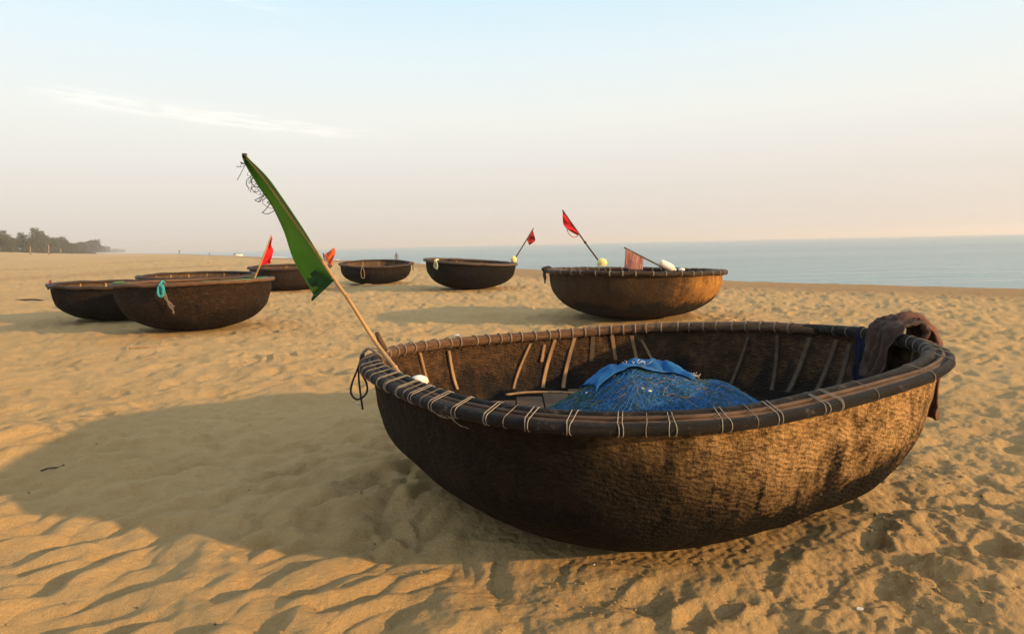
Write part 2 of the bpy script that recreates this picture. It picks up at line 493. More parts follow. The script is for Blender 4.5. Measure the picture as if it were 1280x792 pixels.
def terrain_z(x, y, full=True):
    x = np.asarray(x, float); y = np.asarray(y, float)
    z, sd = macro(x, y)
    d = np.hypot(x, y)
    near = 1 - sstep(18, 60, d)
    soft = 1 - sstep(-4.4, -2.4, sd) * .85                         # smooth strip along the berm
    z += soft * (.035 * perlin(x / 2.6 + 5, y / 2.6) + .02 * perlin(x / 1.1, y / 1.1 + 9)) * (1 + 1.2 * sstep(20, 80, d))
    # left foreground: wind-softened trampled mounds with sharp-edged hollows
    wx = x + .13 * perlin(x / .4 + 31, y / .4) + .03 * perlin(x / .12 + 3, y / .12); wy = y + .13 * perlin(x / .4, y / .4 + 47) + .03 * perlin(x / .12, y / .12 + 7)
    c, s = math.cos(.75), math.sin(.75)                            # long axis of the mounds
    a = (wx * c + wy * s) / .30; b = (-wx * s + wy * c) / .16
    bil = 1 - np.abs(perlin(a, b)) * 2
    a2 = (wx * c + wy * s) / .44 + 7; b2 = (-wx * s + wy * c) / .24
    bil2 = np.abs(perlin(a2, b2))
    lw = (1 - sstep(-.3, .9, x - .12 * (y - 2))) * (1 - sstep(3.2, 5.0, y)) + .35 * sstep(1.0, 1.8, x) * near
    lw = np.clip(lw, 0, 1)
    z += soft * lw * (.058 * (bil2 - .2) + .012 * perlin(wx / .11 + 2, wy / .09) + .033 * perlin(a * 1.5 + 3, b * 1.3) - .030 * (np.maximum(bil, .2) - .5) + .05 * perlin(x / .9 + 3, y / .8))
    # general trodden surface
    gen = perlin(wx / .30 + 2, wy / .30) * .036 + perlin(wx / .15, wy / .15 + 4) * .021 + perlin(x / .7 + 1, y / .6) * .035 - np.abs(perlin(wx / .22 + 8, wy / .22 + 3)) * .03
    z += soft * gen * (1 - .6 * lw) * (1 - .25 * sstep(.4, 1.2, x) * (1 - sstep(4, 6, y))) * near
    z += soft * (perlin(x / .085, y / .085) * .006 + perlin(x / .04, y / .04 + 2) * .0024) * near
    z += soft * sample_fmap(x, y)
    far = sstep(9, 20, d) * (1 - sstep(60, 140, d))
    z += soft * far * (perlin(x / .9, y / 1.1) * .06 + perlin(x / .42, y / .5) * .045 + perlin(x / .22, y / .24) * .025)
    z += .25 * perlin(x / 30, y / 40) * sstep(60, 140, d) * soft
    z += .13 * np.exp(-((x + 2.75) / .55) ** 2 - ((y - 3.65) / .40) ** 2) + .05 * np.exp(-((x + 4.6) / .9) ** 2 - ((y - 5.3) / .5) ** 2)
    # crumbled sand in front of the near boat
    q = np.exp(-(((x - .6) / 1.0) ** 2 + ((y - 2.0) / .55) ** 2))
    cl = perlin(x / .045 + 9, y / .045); cl2 = perlin(x / .022, y / .022)
    z += q * (.010 * np.maximum(cl, -.1) + .004 * cl2 + .01 * np.abs(perlin(x / .12, y / .12)))
    # coarse crumbly sand right of and before the near boat
    cw = sstep(-.1, .7, x - .25 * (y - 1.5)) * (1 - sstep(3.4, 5.2, y)) * soft
    wx2 = x + .04 * perlin(x / .11, y / .11 + 5); wy2 = y + .04 * perlin(x / .11 + 9, y / .11)
    z += cw * (.020 * np.abs(perlin(wx2 / .14, wy2 / .12)) + .014 * np.abs(perlin(wx2 / .06 + 4, wy2 / .06)) + .006 * perlin(x / .026, y / .026) + .014 * perlin(wx / .3 + 6, wy / .3))
    # the hulls sit in slight hollows with a little sand pushed up round them
    for (bx, by, br) in BOATS:
        r = np.hypot(x - bx, y - by) / br
        flat = 1 - sstep(.95, 1.35, r)
        z = z * (1 - flat) + (.004 + (.012 * np.abs(perlin(wx2 / .13, wy2 / .11)) + .006 * np.abs(perlin(x / .05, y / .05 + 8)) + .004 * perlin(x / .026 + 3, y / .026)) * near) * flat
        z += .018 * np.exp(-((r - 1.1) / .14) ** 2) * (.6 + perlin(x / .2, y / .2))
    return z, sd


# ------------------------------------------------------------------ coracles
class Coracle:
    def __init__(s, loc, R, H, z0=0., tilt=(0, 0), harm=None, p=2.6, n=2.5, zh=(0, 0), lean=(0, 0, 1), asym=(0, 0)):
        s.loc = Vector((loc[0], loc[1], 0)); s.R, s.H, s.z0, s.tilt, s.p, s.n, s.zh = R, H, z0, tilt, p, n, zh; s.lean, s.asym = lean, asym
        s.harm = harm or (0, 0, 0, 0, 0, 0)

    def rim(s, th, off=0.):
        a2, b2, a3, b3, a4, b4 = s.harm
        r = s.R * (1 + a2 * math.cos(2 * th) + b2 * math.sin(2 * th) + a3 * math.cos(3 * th) + b3 * math.sin(3 * th) + a4 * math.cos(4 * th) + b4 * math.sin(4 * th))
        z = s.H + s.tilt[0] * r * math.cos(th) + s.tilt[1] * r * math.sin(th) + s.zh[0] * math.cos(2 * th) + s.zh[1] * math.sin(2 * th)
        r += off
        return Vector((s.loc.x + r * math.cos(th), s.loc.y + r * math.sin(th), z))

    def wall(s, th, sv, off=0.):
        """point on the hull, sv = depth fraction; off = inward offset"""
        q = s.rim(th, -.024); r = math.hypot(q.x - s.loc.x, q.y - s.loc.y)
        c = math.cos(th); f = max(1 - sv ** (s.p + s.asym[0] * c), 0) ** (1 / (s.n + s.asym[1] * c)); lk = sv ** s.lean[2]
        rr = max(r * f - off, 0)
        # the wall leans in gently below the rim before it turns
        z = q.z * (1 - sv) + s.z0 * sv + off * sv ** 3
        return Vector((s.loc.x + rr * c + s.lean[0] * lk, s.loc.y + rr * math.sin(th) + s.lean[1] * lk, z))

    def hull(s, parent, mat_out, mat_in, nt=240, ns=48, seed=0, lump=.006):
        mb = MB(); sg = [math.sin(PI / 2 * i / ns) ** (2 / s.p) for i in range(ns + 1)]
        circ = 2 * PI * s.R

        def surf(off, flip):
            v, uv, f = [], [], []
            for i in range(ns + 1):
                for j in range(nt + 1):
                    th = 2 * PI * j / nt
                    sv = sg[i]
                    P = s.wall(th if j < nt else 0, sv, off)
                    if lump:
                        q = Vector((math.cos(th) * 3, math.sin(th) * 3, sv * 3 + seed))
                        k = mnoise.noise(q * 1.2) * lump * 1.6 + mnoise.noise(q * 3.3) * lump
                        d = Vector((P.x - s.loc.x, P.y - s.loc.y, 0))
                        if d.length > 1e-4: P = P + d.normalized() * k * (1 - .9 * (sv > .97)) * min(1, sv * 8 + .15)
                    v.append(P); uv.append((j / nt, sv))
            for i in range(ns):
                for j in range(nt):
                    a = i * (nt + 1) + j; q = (a, a + 1, a + nt + 2, a + nt + 1)
                    f.append(q if flip else q[::-1])
            return v, f, uv
        v, f, uv = surf(0, False); mb.add(v, f, uv); n_out = len(f)
        v, f, uv = surf(.014, True); mb.add(v, f, uv); n_in = len(f)
        off = (ns + 1) * (nt + 1)
        mb.f += [(j, off + j, off + j + 1, j + 1) for j in range(nt)]
        o = mb.build('hull', mat_out, parent)
        o.data.materials.append(mat_in)
        mi = np.zeros(len(o.data.polygons), np.int32); mi[n_out:n_out + n_in] = 1
        o.data.polygons.foreach_set('material_index', mi)
        return o

    def rail(s, name, mat, parent, off, r, dz=0, n=256, seed=0, wob=.003, a0=0, a1=2 * PI, squash=None):
        closed = (a1 - a0) > 6.2
        pts, rs = [], []
        for i in range(n + (0 if closed else 1)):
            th = a0 + (a1 - a0) * i / n
            q = Vector((math.cos(th) * 4, math.sin(th) * 4, seed))
            P = s.rim(th, off(th) if callable(off) else off)
            P.z += dz + mnoise.noise(q) * wob
            pts.append(P); rs.append((r(th) if callable(r) else r) * (1 + .06 * mnoise.noise(q * 3)))
        mb = MB(); mb.tube(pts, rs, 12, closed, squash); return mb.build(name, mat, parent)

    def strip(s, mat, parent, o0, o1, dz, n=256):
        mb = MB(); v, f = [], []; uv = []
        for i in range(n):
            th = 2 * PI * i / n
            for (o, z) in ((o0, 0), (o1, 0), (o1, -.02), (o0, -.02)):
                P = s.rim(th, o); P.z += dz + z + .002 * mnoise.noise(P * 8); v.append(P); uv.append((th * s.R, o * 20))
        for i in range(n):
            for k in range(4):
                a, b = i * 4 + k, i * 4 + (k + 1) % 4; c, d = ((i + 1) % n) * 4 + (k + 1) % 4, ((i + 1) % n) * 4 + k
                f.append((a, b, c, d))
        mb.add(v, f, uv); return mb.build('rim_strip', mat, parent)

    def lashing(s, mat, parent, th, ro, ri, oo, oi, r=.0016, twin=0, flat=1, zo=-.010, zi=.006):
        """twine wound round outer and inner rail at angle th"""
        mb = MB()
        for k in range(2 if twin else 1):
            tt = th + (k - .5) * twin * (1 if twin else 0)
            dlean = (rnd.random() - .5) * .012
            pts = []
            m = 22
            for i in range(m):
                w = 2 * PI * i / m
                c, sn = math.cos(w), math.sin(w)
                if c > 0: o, z = oo + (ro + r) * c, (ro + r) * sn
                else: o, z = oi + (ri + r) * c, (ri + r) * sn
                P = s.rim(tt + dlean * c, o); P.z += z + (zo if c > 0 else zi); pts.append(P)
            n = len(pts); base = len(mb.v)
            # ring in the plane across the rail
            T = (s.rim(tt + .01) - s.rim(tt - .01)).normalized()
            v, f = [], []
            for i in range(n):
                t = (pts[(i + 1) % n] - pts[i - 1]).normalized(); b = t.cross(T).normalized()
                for j in range(6):
                    a = 2 * PI * j / 6
                    v.append(pts[i] + (T * math.cos(a) * flat + b * math.sin(a)) * r)
            for i in range(n):
                for j in range(6):
                    f.append((i * 6 + j, i * 6 + (j + 1) % 6, ((i + 1) % n) * 6 + (j + 1) % 6, ((i + 1) % n) * 6 + j))
            mb.add(v, f)
        return mb.build('lashing', mat, parent)

    def rib(s, mat, parent, th0, th1, s0, s1, w=.016, thick=.007, off=.018):
        mb = MB(); v, f, uv = [], [], []; n = 14
        for i in range(n + 1):
            t = i / n; th = th0 + (th1 - th0) * t; sv = s0 + (s1 - s0) * t
            P = s.wall(th, sv, off)
            out = Vector((math.cos(th), math.sin(th), 0)); side = Vector((-out.y, out.x, 0))
            d = -out; d = (d + Vector((0, 0, .6 * sv))).normalized()
            for (a, b) in ((-1, 0), (1, 0), (.8, 1), (-.8, 1)):
                v.append(P + side * a * w / 2 + d * b * thick); uv.append((t, a))
        for i in range(n):
            for k in range(4):
                a = i * 4 + k; b = i * 4 + (k + 1) % 4
                f.append((a, b, b + 4, a + 4))
        f += [(3, 2, 1, 0), (n * 4, n * 4 + 1, n * 4 + 2, n * 4 + 3)]
        mb.add(v, f, uv); return mb.build('rib', mat, parent, smooth=False)


def bumpf(th, c, w):
    d = (th - c + PI) % (2 * PI) - PI
    return math.exp(-(d / w) ** 2)


# ---------------------------------------------------------------- the near boat
HARM = (.0343, .0176, .0183, .0198, .0206, -.0352)
near_c = Coracle((.5158, 2.803), 1.0983, .5722, z0=-.014, tilt=(.02, -.021), harm=HARM, p=3.57, n=3.33, zh=(.0142, .0078), lean=(.004, .067, .805), asym=(-.726, 1.66))
BOATS.append((.53, 2.83, .78))
nb = thing('coracle', 'large round woven boat closest to the viewer, holding a heap of blue net', 'boat', near_c.loc, group='round woven boats on the sand')
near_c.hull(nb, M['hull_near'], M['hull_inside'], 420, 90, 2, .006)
RO = lambda th: .0175 + .006 * bumpf(th, PI * .98, .35) + .003 * bumpf(th, .1, .5)
RI = lambda th: .0150 + .005 * bumpf(th, PI * .98, .3) + .012 * bumpf(th, -.05, .55) + .006 * bumpf(th, PI / 2, .9)
OO = lambda th: .022 - .018 * bumpf(th, 0, .6) - .012 * bumpf(th, PI, .4)
OI = lambda th: -.040 - .018 * bumpf(th, -.05, .55) - .004 * bumpf(th, PI / 2, .9)
near_c.rail('outer_rail', M['rail_dark'], nb, OO, RO, dz=-.010, n=400, seed=3)
near_c.rail('inner_rail', M['rail_dark'], nb, OI, RI, dz=.007, n=400, seed=8, a0=-PI * 1.06, a1=.5)
near_c.rail('inner_rail', M['rail_wrapped'], nb, lambda t: OI(t) + .003, lambda t: .026, dz=.004, n=300, seed=12, a0=.42, a1=PI * 1.0)
near_c.strip(M['strip'], nb, -.032, .012, .006, 360)
near_c.rail('trim_cane', M['strip'], nb, -.012, .006, dz=.010, n=400, seed=21)
# lashings: close wraps on the far side and the ends, twin twine on the near side
th = .55
while th < PI * 1.02:
    near_c.lashing(M['twine_dull'], nb, th, RO(th), .028, OO(th), OI(th) + .003, .0022, 0, 1.9)
    th += rnd.uniform(.062, .088)
for th in (3.27, 3.345, 3.42, 3.495, 3.575, 3.66):
    near_c.lashing(M['twine_dull'], nb, th, RO(th), RI(th), OO(th), OI(th), .0022, .0 if rnd.random() < .5 else .012, 1.3)
for th in (3.76, 3.86, 3.975, 4.075, 4.18, 4.29, 4.39, 4.50, 4.615, 4.74, 4.89, 5.06, 5.125):
    near_c.lashing(M['twine'], nb, th, RO(th), RI(th), OO(th), OI(th), .00125, rnd.uniform(.009, .016), 1)
for th in (3.81, 3.92, 4.235, 4.56, 4.82, 5.3):
    near_c.lashing(M['twine_dull'], nb, th, RO(th), RI(th), OO(th), OI(th), .0011, 0, 1)
for th in (5.62, 5.85, 5.95, 6.02, 6.1, 6.17, 6.24, 6.31, 6.38, 6.45, 6.53, 6.6):
    near_c.lashing(M['twine_dull'], nb, th, RO(th), RI(th), OO(th), OI(th), .0017, 0, 1)
# twine bridging two lashings on the near side
mb = MB(); pts = []
for i in range(13):
    th = 4.50 + .24 * i / 12; P = near_c.rim(th, OI(th) - .004); P.z += RI(th) + .004 + .001 * math.sin(i * 2); pts.append(P)
mb.tube(pts, .0013, 6); mb.build('twine_end', M['twine'], nb)
mb = MB()
for k in range(4):
    P = near_c.rim(3.98 + .012 * k, .04); P.z -= .02
    q = [P + Vector((.02 * i + .012 * math.sin(i + k), -.006 * i, -.008 * i - .012 * math.sin(i * 1.3 + k))) for i in range(5)]
    mb.tube(smooth_path(q, 4), .0010, 5)
mb.build('twine_end', M['twine'], nb)


def theta_far(px):
    """angle of the far rim point seen at a photo column"""
    best = None
    for i in range(2000):
        th = .05 + (PI * 1.02 - .05) * i / 1999
        P = cam.matrix_world.inverted() @ near_c.rim(th, -.04)
        u = 640 + FPX * P.x / -P.z
        if best is None or abs(u - px) < best[0]: best = (abs(u - px), th)
    return best[1]


def theta_wall(px, py):
    """angle and depth of the inner far wall seen at a photo pixel"""
    best = None
    for i in range(300):
        th = .02 + (PI * 1.05) * i / 299
        for k in range(40):
            sv = .02 + .9 * k / 39
            P = cam.matrix_world.inverted() @ near_c.wall(th, sv, .02)
            if near_c.wall(th, sv, .02).y < near_c.loc.y - .25: continue
            u = 640 + FPX * P.x / -P.z; v = 396 - FPX * P.y / -P.z
            e = (u - px) ** 2 + (v - py) ** 2
            if best is None or e < best[0]: best = (e, th, sv)
    return best[1], best[2]


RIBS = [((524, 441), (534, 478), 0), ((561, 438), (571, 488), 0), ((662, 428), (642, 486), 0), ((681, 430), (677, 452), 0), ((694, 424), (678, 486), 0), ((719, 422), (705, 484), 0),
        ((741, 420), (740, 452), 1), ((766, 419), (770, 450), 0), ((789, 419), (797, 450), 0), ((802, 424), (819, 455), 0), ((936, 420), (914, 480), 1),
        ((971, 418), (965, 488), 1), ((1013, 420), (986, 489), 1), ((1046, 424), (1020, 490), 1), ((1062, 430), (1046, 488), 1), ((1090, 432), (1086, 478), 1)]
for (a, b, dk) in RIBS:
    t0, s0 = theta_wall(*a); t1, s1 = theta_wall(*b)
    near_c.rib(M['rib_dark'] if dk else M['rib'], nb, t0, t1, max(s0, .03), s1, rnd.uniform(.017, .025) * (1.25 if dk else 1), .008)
for th in [(-2.9 + i * .31) for i in range(10)]:
    near_c.rib(M['rib_dark'], nb, th, th + rnd.uniform(-.1, .1), .05, .72, .022, .008)
# floor of the boat: split-bamboo boards laid side by side
DECK_Z = .235
for k in range(11):
    x = -.72 + .144 * k
    rad_ = .80; half = math.sqrt(max(rad_ ** 2 - x * x, .02))
    mb = MB(); v, f = [], []
    n = 16
    for i in range(n + 1):
        y = -half + 2 * half * i / n + .05
        z = DECK_Z + .006 * mnoise.noise(Vector((x * 3, y * 4, 2))) + .004 * math.sin(k * 2.1)
        for (a, b) in ((-.068, 0), (.068, 0), (.068, -.014), (-.068, -.014)):
            v.append(near_c.loc + Vector((x + a, y, z + b)))
    for i in range(n):
        for q in range(4):
            f.append((i * 4 + q, i * 4 + (q + 1) % 4, i * 4 + 4 + (q + 1) % 4, i * 4 + 4 + q))
    f += [(3, 2, 1, 0), (n * 4, n * 4 + 1, n * 4 + 2, n * 4 + 3)]
    mb.add(v, f); mb.build('floor_board', M['deck'], nb, smooth=False)
# worn pale mat edge on the floor, left of the net
mb = MB(); q = [at(632, 493, 3.36), at(660, 490, 3.40), at(700, 490, 3.40), at(730, 492, 3.38)]
mb.tube(smooth_path(q, 6), .012, 6, squash=(1, .5)); mb.build('mat_edge', M['rib'], nb)
# rope loop on the left end, wooden peg beside the pole
mb = MB(); A = near_c.rim(PI * .985, .045); A.z -= .0
def hang(dx, dz): return A + Vector((dx, -.01, dz))
q = [hang(.02, .03), hang(.0, -.03), hang(-.03, -.10), hang(-.035, -.145), hang(-.008, -.17), hang(.03, -.145), hang(.034, -.10), hang(.006, -.03), hang(.03, .03)]
mb.tube(smooth_path(q, 6), .0045, 7)
q = [hang(.02, .028), hang(.002, -.05), hang(.004, -.13), hang(.012, -.215)]
mb.tube(smooth_path(q, 6), .0045, 7); mb.build('rope_loop', M['rope_dark'], nb)
mb = MB(); q = [at(471, 416, 2.84), at(475, 425, 2.82), at(482, 438, 2.8)]
mb.tube(q, [.010, .012, .012], 8); mb.build('peg', M['rail_wrapped'], nb)
mb = MB(); q = [near_c.rim(2.95, -.06) + Vector((0, 0, .02)), near_c.rim(3.0, .02) + Vector((0, 0, .045)), near_c.rim(3.03, .05) + Vector((0, 0, .0)), near_c.rim(3.08, .0) + Vector((0, 0, .05)), near_c.rim(3.12, -.06) + Vector((0, 0, .02))]
mb.tube(smooth_path(q, 6), .006, 7); mb.build('rope_tie', M['twine_dull'], nb)

# white float half hidden inside the left rim
f_ = MB(); c = at(524, 476, 2.46); f_.ball(c, .027, scale=(1.3, 1, .85)); fo = f_.build('float', M['float_white'])
tag(fo, 'white float lying inside the left rim of the nearest boat', 'float')

# ---------------------------------------------------------------- blue net heap
NC = Vector((.62, 2.80, DECK_Z - .004))
net = thing('fishing_net', 'heap of blue fishing net on the floor of the nearest boat', 'fishing net', NC)


def net_top(dx, dy):
    r = math.hypot(dx / .56, dy / .46)
    q = Vector((dx * 2.4, dy * 2.4, 1))
    if r > 1.12: return 0
    base = max(1 - r ** 2.1, 0) ** .82
    sh = .235 * base + .03 * bumpf(dx, -.08, .16) * max(1 - abs(dy) / .3, 0) * base
    return sh + base * (.035 * mnoise.noise(q) + .032 * mnoise.noise(q * 2.7) + .010 * mnoise.noise(q * 7)) + .010 * (1 - base) * mnoise.noise(q * 6)


mb = MB(); v, f = [], []; nr, na = 60, 150
for i in range(nr + 1):
    for j in range(na):
        r = 1.06 * i / nr; a = 2 * PI * j / na
        k = 1 + .07 * mnoise.noise(Vector((math.cos(a) * 1.6, math.sin(a) * 1.6, 4))) + .03 * mnoise.noise(Vector((math.cos(a) * 5, math.sin(a) * 5, 1)))
        dx, dy = r * k * .56 * math.cos(a), r * k * .46 * math.sin(a)
        v.append(NC + Vector((dx, dy, net_top(dx, dy) + (.004 if i < nr else -.006) + .0035 * mnoise.noise(Vector((dx, dy, 0)) * 45) + .006 * mnoise.noise(Vector((dx * 12 + dy * 30, dy * 9, 2))))))
for i in range(nr):
    for j in range(na):
        f.append((i * na + j, (i + 1) * na + j, (i + 1) * na + (j + 1) % na, i * na + (j + 1) % na))
mb.add(v, f); mb.build('net_bundle', M['net_blue'], net)
# folded blue sheet crumpled over the top
def net_n(dx, dy): return NC + Vector((dx, dy, net_top(dx, dy)))
mb = MB(); v, f, uv = [], [], []; nu, nv = 90, 44
for i in range(nu + 1):
    for j in range(nv + 1):
        u = i / nu; w = j / nv
        dx = -.28 + .43 * u - .04 * w + .018 * mnoise.noise(Vector((w * 9, u * 3, 6))) + .02 * mnoise.noise(Vector((u * 9, w * 7, 4))) + .03 * mnoise.noise(Vector((u * 4, w * 3, 8)))
        dy = -.03 + .30 * w - .10 * (1 - u) + .05 * math.sin(u * 3 + .4) + .03 * mnoise.noise(Vector((u * 3, w * 4, 3)))
        edge = min(u, 1 - u, w, 1 - w)
        fold = .026 * math.sin(w * 11 + u * 5 + 1.5 * mnoise.noise(Vector((u * 3, w * 2, 5)))) + .018 * mnoise.noise(Vector((u * 6, w * 9, 1))) + .008 * mnoise.noise(Vector((u * 16, w * 22, 1)))
        z = .022 + fold * min(1, edge * 6 + .3)
        P = net_n(dx, dy) + Vector((0, 0, max(z, .006)))
        v.append(P); uv.append((u, w))
for i in range(nu):
    for j in range(nv):
        a = i * (nv + 1) + j; f.append((a, a + nv + 1, a + nv + 2, a + 1))
mb.add(v, f, uv); sh = mb.build('folded_sheet', M['sheet_blue'], net)
so = sh.modifiers.new('thickness', 'SOLIDIFY'); so.thickness = .0025
# the meshes themselves: two families of slanting twine knotted into diamonds
mb = MB()
for fam in (1, -1):
    for k in range(64):
        o_ = -.64 + .02 * k; run = []
        for i in range(90):
            t = -.62 + 1.24 * i / 89
            dx = o_ * .72 + t * .70; dy = (t * .72 - o_ * .69) * fam
            w_ = Vector((dx * 5, dy * 5, 3)); dx += .035 * mnoise.noise(w_) + .012 * mnoise.noise(w_ * 3); dy += .035 * mnoise.noise(w_ + Vector((7, 1, 2))) + .012 * mnoise.noise(w_ * 3 + Vector((3, 3, 3)))
            if math.hypot(dx / .56, dy / .46) < 1.0 and dy < .22:
                run.append(net_n(dx, dy) + Vector((0, 0, .0055 + .003 * mnoise.noise(Vector((dx, dy, fam)) * 40))))
            elif len(run) > 3: mb.tube(run, .0011, 4); run = []
            else: run = []
        if len(run) > 3: mb.tube(run, .0011, 4)
tag(mb.build('net_mesh', M['strand_blue'], net), kind='stuff')
# loose twine lying on the heap
def strands(n, mat, name, dxr, dyr, lr, r, curl, down=.0, lift=.008):
    mb = MB()
    for _ in range(n):
        while True:
            dx, dy = rnd.uniform(*dxr), rnd.uniform(*dyr)
            if math.hypot(dx / .56, dy / .46) < .98: break
        a = math.atan2(dy, dx) + rnd.gauss(0, .6); L = rnd.uniform(*lr); pts = []
        k = rnd.uniform(-curl, curl)
        x, y = dx, dy
        for i in range(6):
            P = NC + Vector((x, y, net_top(x, y) + rnd.uniform(.001, lift))); pts.append(P)
            x += math.cos(a) * L / 5; y += math.sin(a) * L / 5; a += k
        mb.tube(smooth_path(pts, 2), r, 4)
    return tag(mb.build(name, mat, net), kind='stuff')
strands(520, M['strand_blue'], 'net_twine', (-.52, .52), (-.46, .2), (.04, .13), .0012, .5)
strands(260, M['strand_green'], 'net_twine', (-.45, .3), (-.3, .3), (.05, .14), .0013, .5, lift=.012)
strands(240, M['strand_green'], 'net_twine', (-.54, -.25), (-.4, .3), (.05, .14), .0014, .5, lift=.012)
strands(120, M['strand_brown'], 'net_twine', (-.35, .35), (-.32, .3), (.04, .12), .0013, .7, lift=.014)
mb = MB()
for _ in range(60):   # frayed ends on the crest
    dx = rnd.choice([rnd.gauss(-.10, .05), rnd.gauss(.15, .03)]); dy = rnd.gauss(.12, .05); P = net_n(dx, dy) + Vector((0, 0, .02)); d = Vector((rnd.gauss(0, .5), rnd.gauss(0, .3), rnd.uniform(.2, 1))).normalized()
    q = [P + d * .012 * i + Vector((rnd.gauss(0, .003), 0, -.0016 * i * i)) for i in range(4)]
    mb.tube(q, .0009, 4)
tag(mb.build('frayed_thread', M['float_white'], net), kind='stuff')
for (dx, dy) in ((-.075, -.19), (-.10, -.17), (-.31, -.06)):
    mb = MB(); P = net_n(dx, dy); mb.ball(P + Vector((0, 0, .004)), .007, 8, 6, (1.3, .9, .5)); mb.build('net_cork', M['float_white'], net)

# ---------------------------------------------------------------- brown net cloth over the right rim
def drape(name, prof, width, mat, parent, seed, n=60, m=34, taper=None, wr=.016):
    """cloth laid along a path of 3-D points, spread sideways along 'width' vectors"""
    path = smooth_path(prof, max(2, n // (len(prof) - 1))); n = len(path)
    v, f, uv = [], [], []
    for i, P in enumerate(path):
        t = i / (n - 1)
        T = (path[min(i + 1, n - 1)] - path[max(i - 1, 0)]).normalized()
        nr_ = T.cross(width).normalized()
        wd = width * (taper(t) if taper else 1)
        for j in range(m + 1):
            u = j / m - .5
            q = Vector((u * 5, t * 4, seed))
            bul = wr * (math.sin(u * 26 + 3 * mnoise.noise(q)) * .5 + mnoise.noise(q * 2.2) * 1.6 + mnoise.noise(q * 5) * .5)
            v.append(P + wd * (u + .05 * mnoise.noise(q * 1.3 + Vector((9, 0, 0)))) - nr_ * (bul - .02 * (1 - (2 * u) ** 2))); uv.append((u, t))
    for i in range(n - 1):
        for j in range(m):
            a = i * (m + 1) + j; f.append((a, a + 1, a + m + 2, a + m + 1))
    mb = MB(); mb.add(v, f, uv); o = mb.build(name, mat, parent)
    s_ = o.modifiers.new('thickness', 'SOLIDIFY'); s_.thickness = .006; s_.offset = 0
    return o


thc = theta_far(1132) - .03
tv = (near_c.rim(thc + .05) - near_c.rim(thc - .05)).normalized()
rv = Vector((math.cos(thc), math.sin(thc), 0))
B0 = near_c.rim(thc)
clo = thing('net_cloth', 'brown net cloth draped over the right end of the nearest boat', 'cloth', B0)
def rp(o, z): return B0 + rv * o + Vector((0, 0, z))
drape('cloth_sheet', [rp(-.15, -.17), rp(-.125, -.09), rp(-.11, .01), rp(-.075, .058), rp(-.02, .07), rp(.035, .055), rp(.05, .0)], tv * .17, M['brown_cloth'], clo, 3, taper=lambda t: .75 + .35 * math.sin(PI * t))
drape('cloth_sheet', [rp(-.05, .068), rp(.0, .088), rp(.04, .076), rp(.085, .03), rp(.085, -.04) - tv * .05, at(1162, 482, 2.80), at(1162, 505, 2.78), at(1161, 522, 2.77)], tv * .11, M['rust_cloth'], clo, 9, taper=lambda t: 1.1 - .35 * t, wr=.010)
nav = thing('tarp_scrap', 'dark blue tarp scrap tucked inside the right end of the nearest boat', 'tarp', near_c.rim(thc + .13, -.07))
P0 = near_c.rim(thc + .125, -.07); rv2 = Vector((math.cos(thc + .125), math.sin(thc + .125), 0)); tv2 = Vector((-rv2.y, rv2.x, 0))
drape('tarp_sheet', [P0 + rv2 * .015 + Vector((0, 0, .03)), P0 + Vector((0, 0, .01)) - rv2 * .02, P0 - rv2 * .025 + Vector((0, 0, -.12)), P0 - rv2 * .03 + Vector((0, 0, -.26))], tv2 * .09, M['navy_cloth'], nav, 5, wr=.008)

# ---------------------------------------------------------------- flags
def pole(parent, pts, r0, r1, mat, nodes=True, k=8):
    q = smooth_path(pts, 10); n = len(q); rs = []
    L = 0; cum = [0]
    for i in range(1, n): L += (q[i] - q[i - 1]).length; cum.append(L)
    for i in range(n):
        r = r0 + (r1 - r0) * i / (n - 1)
        rs.append(r)
    mb = MB(); mb.tube(q, rs, k)
    if nodes:
        d = .22
        while d < L:
            for i in range(n - 1):
                if cum[i] <= d < cum[i + 1]:
                    t = (q[i + 1] - q[i]).normalized(); c = q[i] + t * (d - cum[i]); r = rs[i]
                    mb.tube([c - t * r * .8, c - t * r * .3, c + t * r * .3, c + t * r * .8], [r * 1.02, r * 1.28, r * 1.28, r * 1.02], k)
            d += rnd.uniform(.16, .24)
    return mb.build('flag_pole', mat, parent)


def cloth_strip(name, A, Bv, mat, parent, wave=.012, seed=0, n=40, m=16, dirv=Vector((0, -1, 0)), thick=.0018):
    """ruled cloth between two 3-D polylines A (pole side) and Bv (free side), rippled along dirv"""
    PA = smooth_path(A, 10); PB = smooth_path(Bv, 10)
    def res(P, t):
        x = t * (len(P) - 1); i = min(int(x), len(P) - 2); return P[i].lerp(P[i + 1], x - i)
    v, f, uv = [], [], []
    for i in range(n + 1):
        t = i / n; a, b = res(PA, t), res(PB, t)
        for j in range(m + 1):
            u = j / m
            k = wave * u * (math.sin(u * 5 + t * 9 + seed) + .8 * mnoise.noise(Vector((u * 3, t * 5, seed))))
            v.append(a.lerp(b, u) + dirv * k); uv.append((t, u))
    for i in range(n):
        for j in range(m):
            a = i * (m + 1) + j; f.append((a, a + 1, a + m + 2, a + m + 1))
    mb = MB(); mb.add(v, f, uv); o = mb.build(name, mat, parent)
    s_ = o.modifiers.new('thickness', 'SOLIDIFY'); s_.thickness = thick; s_.offset = 0
    return o


